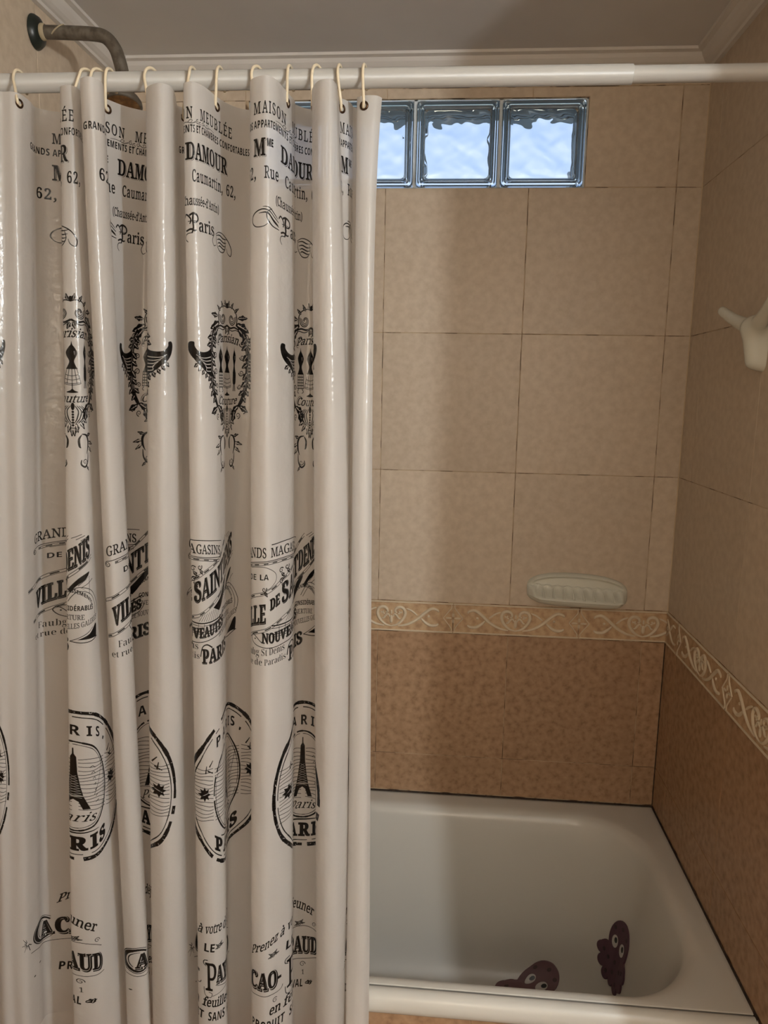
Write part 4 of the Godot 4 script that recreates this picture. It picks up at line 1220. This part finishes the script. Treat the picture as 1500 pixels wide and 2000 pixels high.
# ---------------------------------------------------------------- rod, curtain, hooks
# How the curtain hangs, seen from above: [length along the cloth, x and z near the top, x and z near the rim of the tub]
const FOLDS := [
	[-.4, -1.3342, .72, -1.3632, .73, -1.3935, .74],
	[-.33, -1.3469, .665, -1.3663, .6825, -1.3863, .7],
	[-.26, -1.2886, .735, -1.3125, .745, -1.3374, .755],
	[-.19, -1.3137, .665, -1.3374, .6825, -1.3619, .7],
	[-.12, -1.2357, .745, -1.2647, .7525, -1.2951, .76],
	[-.07, -1.2121, .742, -1.2430, .7485, -1.2754, .755],
	[-.017, -1.1925, .736, -1.2219, .743, -1.2528, .75],
	[0, -1.1934, .708, -1.2203, .716, -1.2484, .724],
	[0.02, -1.1973, .682, -1.2211, .6925, -1.2460, .703],
	[0.047, -1.1706, .662, -1.1881, .677, -1.2063, .692],
	[0.07, -1.1517, .664, -1.1681, .679, -1.1851, .694],
	[0.1, -1.1324, .69, -1.1499, .7025, -1.1681, .715],
	[0.133, -1.1262, .712, -1.1447, .7225, -1.1640, .733],
	[0.158, -1.1254, .738, -1.1455, .745, -1.1665, .752],
	[0.174, -1.1199, .757, -1.1415, .761, -1.1642, .765],
	[0.19, -1.1043, .762, -1.1215, .766, -1.1395, .77],
	[0.205, -1.0973, .752, -1.1083, .7585, -1.1199, .765],
	[0.235, -1.1058, .722, -1.1053, .736, -1.1050, .75],
	[0.26, -1.1125, .7, -1.1047, .7175, -1.0969, .735],
	[0.283, -1.1133, .69, -1.1061, .7, -1.0987, .71],
	[0.315, -1.0999, .715, -1.0938, .7175, -1.0875, .72],
	[0.34, -1.0898, .752, -1.0844, .7485, -1.0785, .745],
	[0.358, -1.0786, .782, -1.0800, .765, -1.0760, .758],
	[0.37, -1.0621, .79, -1.0648, .775, -1.0559, .765],
	[0.384, -1.0531, .775, -1.0541, .765, -1.0400, .757],
	[0.395, -1.0570, .755, -1.0516, .747, -1.0420, .742],
	[0.41, -1.0676, .735, -1.0575, .73, -1.0481, .728],
	[0.424, -1.0775, .72, -1.0644, .72, -1.0552, .716],
	[0.433, -1.0728, .71, -1.0675, .715, -1.0578, .709],
	[0.46, -1.0576, .684, -1.0720, .705, -1.0612, .7],
	[0.493, -1.0344, .663, -1.0761, .69, -1.0652, .693],
	[0.515, -1.0228, .66, -1.0657, .672, -1.0562, .692],
	[0.54, -1.0103, .68, -1.0441, .665, -1.0442, .705],
	[0.57, -1.0049, .71, -1.0247, .7, -1.0345, .73],
	[0.583, -1.0041, .722, -1.0197, .735, -1.0330, .74],
	[0.602, -.9990, .748, -1.0122, .757, -1.0284, .757],
	[0.62, -.9762, .765, -.9909, .768, -1.0045, .77],
	[0.64, -.9632, .757, -.9764, .76, -.9872, .765],
	[0.66, -.9627, .738, -.9701, .7465, -.9779, .755],
	[0.69, -.9705, .708, -.9721, .7215, -.9739, .735],
	[0.72, -.9774, .682, -.9721, .697, -.9668, .712],
	[0.735, -.9678, .676, -.9629, .691, -.9580, .706],
	[0.75, -.9550, .686, -.9531, .699, -.9513, .712],
	[0.775, -.9458, .722, -.9477, .7285, -.9497, .735],
	[0.805, -.9406, .762, -.9440, .7635, -.9475, .765],
	[0.817, -.9277, .769, -.9304, .772, -.9332, .775],
	[0.84, -.9172, .757, -.9157, .766, -.9143, .775],
	[0.865, -.9113, .734, -.9070, .747, -.9027, .76],
	[0.883, -.9080, .713, -.9064, .7275, -.9048, .742],
	[0.91, -.8985, .686, -.9061, .7005, -.9141, .715],
	[0.935, -.8860, .67, -.9006, .684, -.9157, .698],
	[0.952, -.8746, .663, -.8893, .6775, -.9046, .692],
	[0.975, -.8615, .662, -.8717, .676, -.8822, .69],
	[1, -.8513, .675, -.8590, .685, -.8671, .695],
	[1.033, -.8515, .705, -.8537, .7125, -.8560, .72],
	[1.07, -.8490, .735, -.8514, .74, -.8539, .745],
	[1.1, -.8467, .762, -.8514, .7635, -.8563, .765],
	[1.117, -.8378, .776, -.8440, .7765, -.8505, .777],
	[1.137, -.8189, .784, -.8247, .7845, -.8307, .785],
	[1.155, -.8091, .772, -.8127, .775, -.8165, .778],
	[1.172, -.8047, .747, -.8044, .756, -.8042, .765],
	[1.187, -.8010, .72, -.7976, .734, -.7942, .748],
	[1.21, -.7980, .695, -.7970, .7085, -.7961, .722],
	[1.227, -.7999, .682, -.8006, .6935, -.8014, .705],
	[1.245, -.7904, .668, -.7956, .681, -.8010, .694],
	[1.265, -.7776, .662, -.7809, .6765, -.7844, .691],
	[1.29, -.7685, .67, -.7654, .6815, -.7623, .693],
	[1.312, -.7676, .688, -.7596, .6965, -.7513, .705],
	[1.335, -.7693, .708, -.7595, .7175, -.7495, .727],
	[1.357, -.7648, .737, -.7577, .7445, -.7504, .752],
	[1.375, -.7512, .765, -.7421, .7665, -.7326, .768],
	[1.395, -.7343, .77, -.7238, .7675, -.7129, .765],
	[1.41, -.7288, .755, -.7085, .75, -.7054, .745],
	[1.44, -.7302, .727, -.7086, .725, -.7068, .72],
	[1.477, -.7311, .706, -.7107, .703, -.7115, .697],
	[1.487, -.7260, .7, -.7113, .698, -.7107, .693],
	[1.5, -.7192, .69, -.7117, .692, -.7097, .69],
	[1.53, -.7139, .667, -.7109, .675, -.7017, .69],
	[1.56, -.7049, .672, -.6965, .686, -.6881, .7],
	[1.59, -.7042, .69, -.6986, .705, -.6929, .72],
	[1.612, -.7058, .704, -.7039, .721, -.7020, .738],
	[1.633, -.6956, .713, -.6909, .7305, -.6863, .748],
	[1.652, -.6861, .713, -.6791, .729, -.6721, .745],
	[1.672, -.6821, .702, -.6732, .716, -.6641, .73],
]
const HEM := 1.94
var fold_slopes := []

func fold(u: float) -> Array:   # smooth between the rows of FOLDS
	if fold_slopes.is_empty():
		for i in FOLDS.size():
			var a: Array = FOLDS[maxi(i - 1, 0)]
			var b: Array = FOLDS[mini(i + 1, FOLDS.size() - 1)]
			var m := []
			for c in range(1, 7): m.append((b[c] - a[c]) / (b[0] - a[0]))
			fold_slopes.append(m)
	var k := 0
	while k < FOLDS.size() - 2 and u > FOLDS[k + 1][0]: k += 1
	var h: float = FOLDS[k + 1][0] - FOLDS[k][0]
	var t := clampf((u - FOLDS[k][0]) / h, 0.0, 1.0)
	var out := []
	for c in range(1, 7):
		var p0: float = FOLDS[k][c]
		var p1: float = FOLDS[k + 1][c]
		out.append(p0 * (2 * t * t * t - 3 * t * t + 1) + fold_slopes[k][c - 1] * h * (t * t * t - 2 * t * t + t) + p1 * (3 * t * t - 2 * t * t * t) + fold_slopes[k + 1][c - 1] * h * (t * t * t - t * t))
	return out

func cloth(u: float, y: float) -> Vector3:
	var f := fold(u)
	# three heights are known: 1.93, 1.28 and 0.60 m
	var a := (y - 1.28) * (y - 0.60) / (0.65 * 1.33)
	var b := (y - 1.93) * (y - 0.60) / (-0.65 * 0.68)
	var c := (y - 1.93) * (y - 1.28) / (1.33 * 0.68)
	var x: float = f[0] * a + f[2] * b + f[4] * c
	var z: float = f[1] * a + f[3] * b + f[5] * c
	if y < 0.6:
		x = f[4] + (f[4] - f[2]) * 0.6 * (0.6 - y)
		z = maxf(f[5] + (0.6 - y) * 0.01, 0.692)
	x += 0.012 * smoothstep(1.625, 1.672, u) * exp(-(HEM - y) / 0.13)   # the last edge flares at the top
	z += 0.0012 * sin(u * 61.0 + y * 9.0) * sin(y * 4.3 + u * 7.0)
	return Vector3(maxf(x, LEFT + 0.004), y, z)

func rod_and_curtain() -> void:
	var white := mat(Color(0.68, 0.665, 0.64), 0.38)
	var o := base("curtain_rod")
	tag(o, "white telescopic shower rod spanning the alcove above the tub", "curtain rod")
	var st := begin()
	var turn := Transform3D(Basis(Vector3.BACK, -PI / 2), Vector3(LEFT, 1.9672, 0.70))
	lathe(st, [[0.0, 0.002], [0.024, 0.002], [0.024, 0.012], [0.0132, 0.016], [0.0132, 1.0475], [0.0129, 1.0482], [0.0112, 1.0482]], 40, turn)
	part("outer_tube", done(st), white, o)
	st = begin()
	lathe(st, [[0.0113, 1.03], [0.0113, 1.354], [0.0235, 1.358], [0.0235, 1.3675], [0.0, 1.3675]], 40, turn)
	part("inner_tube", done(st), white, o)

	ts = TextServerManager.get_primary_interface()
	var edges := [HEM, 1.69, 1.35, 1.05, 0.71, 0.40]
	var vinyl := Color(0.885, 0.88, 0.87, 0.905)
	var black := Color(0.075, 0.068, 0.068, 1.0)
	var looks := []
	for k in 5:
		var s := Sheet.new(edges[k], edges[k + 1])
		[sheet_wording, sheet_couture, sheet_store, sheet_stamp, sheet_cocoa][k].call(s)
		var m := vinyl_mat()
		m.albedo_texture = s.texture(vinyl, black)
		looks.append(m)
	var plain := vinyl_mat()
	plain.albedo_color = vinyl
	looks.append(plain)
	edges.append(0.19)
	var mesh := ArrayMesh.new()
	var du := 0.004
	var n := int((1.672 + 0.40) / du)
	var margin := n - 38   # the last 15 cm of the width carry no print
	for k in 6:
		var rows: int = [7, 9, 8, 9, 9, 6][k]
		var pos := PackedVector3Array()
		var nor := PackedVector3Array()
		var tex := PackedVector2Array()
		var idx := PackedInt32Array()
		var bare := PackedInt32Array()
		for r in rows + 1:
			var y := lerpf(edges[k], edges[k + 1], float(r) / rows)
			for i in n + 1:
				var u := -0.40 + du * i
				pos.append(cloth(u, y))
				var a := cloth(u + 0.003, y) - cloth(u - 0.003, y)
				var b := cloth(u, y + 0.01) - cloth(u, y - 0.01)
				nor.append(a.cross(b).normalized())
				tex.append(Vector2(u / REPEAT, (edges[k] - y) / (edges[k] - edges[k + 1])))
		for r in rows:
			for i in n:
				var q := r * (n + 1) + i
				(idx if i < margin else bare).append_array([q, q + 1, q + n + 2, q, q + n + 2, q + n + 1])
		var arr := []
		arr.resize(Mesh.ARRAY_MAX)
		arr[Mesh.ARRAY_VERTEX] = pos
		arr[Mesh.ARRAY_NORMAL] = nor
		arr[Mesh.ARRAY_TEX_UV] = tex
		arr[Mesh.ARRAY_INDEX] = idx
		mesh.add_surface_from_arrays(Mesh.PRIMITIVE_TRIANGLES, arr)
		mesh.surface_set_material(mesh.get_surface_count() - 1, looks[k])
		arr[Mesh.ARRAY_INDEX] = bare
		mesh.add_surface_from_arrays(Mesh.PRIMITIVE_TRIANGLES, arr)
		mesh.surface_set_material(mesh.get_surface_count() - 1, plain)
	var c := base("shower_curtain")
	tag(c, "frosted white vinyl shower curtain printed with black vintage Paris advertisements, pushed to the left", "shower curtain")
	part("sheet", mesh, null, c)

	# eyelets and hooks
	var brass := mat(Color(0.30, 0.22, 0.16), 0.35, 0.9)
	var cream := mat(Color(0.86, 0.80, 0.69), 0.35)
	var tops := [-1.2104, -1.1111, -1.0934, -1.0711, -1.0131, -0.9473, -0.9068, -0.8560, -0.8042, -0.7689, -0.7323, -0.6967]
	var says := ["cream plastic curtain hook at the far left end of the rod", "cream plastic hook curling over the rod, left of two close together", "cream plastic hook curling over the rod, right of two close together", "cream plastic hook standing straight in front of the shower head", "cream plastic hook curling over rod just right of the shower head", "cream plastic hook whose tip just shows above the fold printed DAMOUR", "cream plastic hook through the eyelet above the word ending in BLEE", "cream plastic hook curling over rod beside the fold printed MAISON", "cream plastic hook at the right edge of the fold printed MAISON", "cream plastic hook curling over the rod left of the plain bluish-topped fold", "cream plastic hook slanting at the right of the plain bluish-topped fold", "cream plastic hook at the free right end of the curtain"]
	var ring := begin()
	ring.set_smooth_group(0)
	var torus := [[0.0036, -0.0006], [0.0042, -0.0014], [0.0058, -0.0016], [0.0066, -0.0006], [0.0066, 0.0006], [0.0058, 0.0016], [0.0042, 0.0014], [0.0036, 0.0006], [0.0036, -0.0006]]
	lathe(ring, torus, 24, Transform3D(Basis(Vector3.RIGHT, PI / 2), Vector3.ZERO))
	var ring_mesh := done(ring)
	for k in 12:
		var u := -0.017 + 0.15 * k
		var p := cloth(u, 1.9262)
		var a := (cloth(u + 0.004, 1.9262) - cloth(u - 0.004, 1.9262)).normalized()
		var b := Vector3.UP
		part("eyelet", ring_mesh, brass, c, Transform3D(Basis(a, b, a.cross(b).normalized()), p))
		var x: float = tops[k]
		st = begin()
		var lean := 0.010 if k in [1, 2, 4, 7, 9] else 0.002
		tube(st, smooth(PackedVector3Array([p + Vector3(-0.001, 0.002, -0.007), p + Vector3(-0.001, -0.0022, 0.0), p + Vector3(0, 0.004, 0.006), Vector3(lerpf(p.x, x, 0.55), 1.950, lerpf(p.z + 0.006, 0.7185, 0.6)), Vector3(x, 1.968, 0.7175), Vector3(x + lean * 0.25, 1.9795, 0.7125), Vector3(x + lean * 0.65, 1.9838, 0.7010), Vector3(x + lean, 1.9790, 0.6885), Vector3(x + lean * 1.1, 1.9670, 0.6835), Vector3(x + lean * 1.1, 1.9570, 0.6865)]), 6), [0.0021], 10)
		var h := part("curtain_hook", done(st), cream)
		tag(h, says[k], "curtain hook", "curtain hooks on the rod")

func vinyl_mat() -> StandardMaterial3D:
	var m := mat(Color.WHITE, 0.20)
	m.metallic_specular = 0.62
	m.transparency = BaseMaterial3D.TRANSPARENCY_ALPHA
	m.cull_mode = BaseMaterial3D.CULL_DISABLED
	m.backlight_enabled = true
	m.backlight = Color(1.0, 0.985, 0.97)
	m.normal_enabled = true
	if not M.has("crinkle"): M.crinkle = noise_tex(0.03, 5, [], 512, 77, 3.0)
	m.normal_texture = M.crinkle
	m.normal_scale = 0.38
	return m

# ---------------------------------------------------------------- shower arm, soap dish, robe hook
func fittings() -> void:
	var o := base("shower", Vector3(LEFT, 2.191, 0.357))
	tag(o, "old grey-brown shower arm bent down from the left wall to a rusty head", "shower arm")
	var old := tri_mat(noise_tex(0.03, 5, [[0.0, Color(0.20, 0.165, 0.13)], [0.5, Color(0.36, 0.325, 0.28)], [1.0, Color(0.45, 0.42, 0.38)]], 256, 51), 7.0, 0.5)
	var st := begin()
	var pipe := smooth(PackedVector3Array([Vector3(0.002, 0.0, 0), Vector3(0.06, -0.002, 0), Vector3(0.115, -0.0055, 0), Vector3(0.140, -0.0120, 0), Vector3(0.157, -0.031, 0), Vector3(0.166, -0.056, 0), Vector3(0.1745, -0.092, 0)]), 8)
	tube(st, pipe, [0.0122], 20)
	part("pipe", done(st), old, o)
	st = begin()   # dark painted rosette on the wall, and the bit of tape round the thread
	lathe(st, [[0.031, 0.0], [0.0305, 0.003], [0.026, 0.010], [0.018, 0.0135], [0.0, 0.0145]], 28, Transform3D(Basis(Vector3.BACK, -PI / 2).scaled_local(Vector3(1.0, 1.0, 0.9)), Vector3(0.001, 0, 0)))
	part("rosette", done(st), mat(Color(0.075, 0.11, 0.095), 0.35), o)
	st = begin()
	lathe(st, [[0.0140, 0.0135], [0.0150, 0.016], [0.0142, 0.0215], [0.0124, 0.023]], 20, Transform3D(Basis(Vector3.BACK, -PI / 2), Vector3.ZERO))
	var tape := mat(Color(0.66, 0.60, 0.49), 0.7)
	part("thread_tape", done(st), tape, o)
	st = begin()
	var loop := PackedVector3Array()
	for k in 15:
		var a := -0.6 + 2.9 * k / 14.0
		loop.append(Vector3(0.047 + 0.012 * sin(a * 1.2), -0.0015, 0) + Vector3(0, sin(a), cos(a)) * 0.0126)
	tube(st, loop, [0.0014], 6)
	part("loose_thread", done(st), tape, o)
	# the head: nut and bell, its face rusted
	st = begin()
	var d := (pipe[-1] - pipe[-4]).normalized()
	var axis := Vector3(0.05, -1.0, 0.28).normalized()
	var side := axis.cross(Vector3.BACK).normalized()
	var hb := Basis(side, axis, side.cross(axis))
	var ht := Transform3D(hb, pipe[-1] - d * 0.006)
	lathe(st, [[0.0, 0.0], [0.0145, 0.0], [0.0150, 0.006], [0.0145, 0.013], [0.012, 0.016], [0.014, 0.022], [0.021, 0.030], [0.030, 0.039], [0.0345, 0.046], [0.0355, 0.052], [0.0345, 0.0545], [0.031, 0.055]], 32, ht)
	part("head", done(st), old, o)
	st = begin()
	lathe(st, [[0.0312, 0.0548], [0.024, 0.0562], [0.012, 0.0570], [0.0, 0.0572]], 32, ht)
	part("head_face", done(st), tri_mat(noise_tex(0.03, 5, [[0.0, Color(0.22, 0.15, 0.09)], [0.5, Color(0.46, 0.31, 0.16)], [1.0, Color(0.60, 0.49, 0.34)]], 256, 52), 8.0, 0.6), o)

	soap_dish()
	robe_hook()

func soap_dish() -> void:
	# glazed ceramic: a shallow recess above, a ribbed shelf running out to a lip, a rounded underside
	var cx := -0.2255
	var cy := 1.0475
	var w := 0.1235
	var h := 0.0425
	var nx := 220
	var ny := 90
	var st := begin()
	st.set_smooth_group(0)
	var outline_at := func(x: float) -> Vector2:   # lower and upper edge of the soft-cornered oblong at x
		var k := pow(maxf(1.0 - pow(absf(x / w), 3.4), 0.0), 1.0 / 3.4)
		var k2 := pow(maxf(1.0 - pow(absf(x / w), 2.3), 0.0), 1.0 / 2.3)
		return Vector2(-h * (0.15 + 0.85 * k) * minf(1.0, k * 3.0), h * (0.8 * k2 + 0.2 * k))
	var grid := []
	for i in nx + 1:
		var x := -w * cos(PI * i / nx)
		var e: Vector2 = outline_at.call(x)
		var col := []
		for j in ny + 1:
			var y := lerpf(e.x, e.y, float(j) / ny)
			var side := smoothstep(0.0, 0.020, w - absf(x))
			var top_gap := e.y - y
			var z := 0.0
			var in_x := smoothstep(0.006, 0.022, w - absf(x))
			var scallop := 0.5 + 0.5 * cos(x * TAU / 0.0245)
			var edge_y := 0.0065 + 0.0022 * scallop * in_x - 0.00
			var lip := -0.0180
			if y > edge_y:   # back plate: rounded border, then sunk
				z = 0.0135 * sqrt(clampf(top_gap / 0.006, 0.0, 1.0)) - 0.0075 * in_x * smoothstep(0.006, 0.014, top_gap)
				z += 0.0040 * in_x * smoothstep(edge_y + 0.0028, edge_y, y)
			elif y > lip:   # the shelf, hollowed between its ribs
				var f := (edge_y - y) / (edge_y - lip)
				z = lerpf(0.0088, 0.043, pow(f, 0.85))
				z -= in_x * 0.0115 * sin(PI * clampf(f * 1.12, 0.0, 1.0)) * (0.25 + 0.75 * scallop)
			else:   # under the lip it tucks back to the wall
				var f := clampf((lip - y) / maxf(lip - e.x, 0.001), 0.0, 1.0)
				z = 0.043 * sqrt(maxf(1.0 - f * f, 0.0)) + 0.002 * sin(PI * minf(f * 4.0, 1.0))
			z *= lerpf(0.25, 1.0, side) if y > lip else lerpf(0.2, 1.0, smoothstep(0.0, 0.03, w - absf(x)))
			z *= sqrt(clampf((w - absf(x)) / 0.004, 0.0, 1.0))
			col.append(Vector3(cx + x, cy + y - 0.040 * x, maxf(z, 0.0) + 0.0004))
		grid.append(col)
	for i in nx:
		for j in ny:
			quad(st, grid[i][j], grid[i + 1][j], grid[i + 1][j + 1], grid[i][j + 1])
	var o := base("soap_dish")
	tag(o, "white ceramic soap dish with wavy ribbed tray, fixed to the back wall above the border", "soap dish")
	part("dish", done(st), M.ceramic, o)
	# the wavy edge at the back of the tray and the ribs that run out to the lip
	st = begin()
	var line := PackedVector3Array()
	for i in 97:
		var x := lerpf(-0.100, 0.103, i / 96.0)
		line.append(Vector3(cx + x, cy + 0.0068 + 0.0024 * cos(x * TAU / 0.0245) - 0.040 * x, 0.0105))
	tube(st, line, [0.0017], 8)
	part("tray_edge", done(st), M.ceramic, o)
	st = begin()
	tube(st, smooth(PackedVector3Array([Vector3(0, 0.0035, 0.0105), Vector3(0, -0.004, 0.0225), Vector3(0, -0.012, 0.0350), Vector3(0, -0.0172, 0.0415)]), 4), [0.0014, 0.0016, 0.0018, 0.0020, 0.0022, 0.0024, 0.0026, 0.0028, 0.0030, 0.0032, 0.0033, 0.0034, 0.0035], 10)
	var rib := done(st)
	for k in range(-4, 4):
		var x := (k + 0.5) * 0.0245
		part("rib", rib, M.ceramic, o, Transform3D(Basis(), Vector3(cx + x, cy - 0.040 * x, 0)))

func robe_hook() -> void:
	# one glazed lump: a long drop-shaped foot on the wall and two blunt arms, blended and meshed as surface nets
	var bones := [[Vector3(0.002, 1.656, 0.4236), 0.0205, Vector3(0.004, 1.590, 0.4236), 0.0165], [Vector3(-0.022, 1.648, 0.4236), 0.0185, Vector3(-0.016, 1.593, 0.4236), 0.0145],
		[Vector3(-0.019, 1.652, 0.4180), 0.0180, Vector3(-0.040, 1.6915, 0.3150), 0.0088], [Vector3(-0.019, 1.652, 0.4290), 0.0180, Vector3(-0.036, 1.6890, 0.5320), 0.0092]]
	var field := func(p: Vector3) -> float:
		var s := 1.0
		for b in bones:
			var ab: Vector3 = b[2] - b[0]
			var t := clampf((p - b[0]).dot(ab) / ab.length_squared(), 0.0, 1.0)
			var bow := Vector3(0, 0.0040 * sin(PI * t), 0) if absf(ab.z) > 0.05 else Vector3.ZERO
			var d: float = (p + bow - b[0] - ab * t).length() - lerpf(b[1], b[3], sqrt(t) if absf(ab.z) > 0.05 else t)
			var k := maxf(0.014 - absf(s - d), 0.0) / 0.014
			s = minf(s, d) - k * k * 0.0035
		return s
	var lo := Vector3(-0.063, 1.550, 0.291)
	var cell := 0.003
	var n := Vector3i(24, 56, 89)
	var val := PackedFloat32Array()
	val.resize(n.x * n.y * n.z)
	var at := func(x: int, y: int, z: int) -> int: return (x * n.y + y) * n.z + z
	for x in n.x:
		for y in n.y:
			for z in n.z: val[at.call(x, y, z)] = field.call(lo + Vector3(x, y, z) * cell)
	var where := {}
	var st := begin()
	st.set_smooth_group(0)
	for x in n.x - 1:
		for y in n.y - 1:
			for z in n.z - 1:
				var sum := Vector3.ZERO
				var hits := 0
				for e in [[0, 1], [0, 2], [0, 4], [1, 3], [1, 5], [2, 3], [2, 6], [4, 5], [4, 6], [3, 7], [5, 7], [6, 7]]:
					var ca := Vector3i(e[0] & 1, (e[0] >> 1) & 1, e[0] >> 2)
					var cb := Vector3i(e[1] & 1, (e[1] >> 1) & 1, e[1] >> 2)
					var va: float = val[at.call(x + ca.x, y + ca.y, z + ca.z)]
					var vb: float = val[at.call(x + cb.x, y + cb.y, z + cb.z)]
					if (va < 0.0) == (vb < 0.0): continue
					sum += Vector3(ca).lerp(Vector3(cb), va / (va - vb))
					hits += 1
				if hits: where[Vector3i(x, y, z)] = lo + (Vector3(x, y, z) + sum / hits) * cell
	for c in where:
		for ax in 3:
			var step := Vector3i.ZERO
			step[ax] = 1
			var u := Vector3i.ZERO
			u[(ax + 1) % 3] = 1
			var v := Vector3i.ZERO
			v[(ax + 2) % 3] = 1
			if not (where.has(c - u) and where.has(c - v) and where.has(c - u - v)): continue
			var d: Vector3i = c + step
			if d.x >= n.x or d.y >= n.y or d.z >= n.z: continue
			var va: float = val[at.call(c.x, c.y, c.z)]
			var vb: float = val[at.call(d.x, d.y, d.z)]
			if (va < 0.0) == (vb < 0.0): continue
			if va < 0.0: quad(st, where[c], where[c - u], where[c - u - v], where[c - v])
			else: quad(st, where[c], where[c - v], where[c - u - v], where[c - u])
	var o := base("robe_hook")
	tag(o, "white ceramic double robe hook on the right wall, two blunt arms raised", "robe hook")
	part("hook_body", done(st), M.ceramic, o)
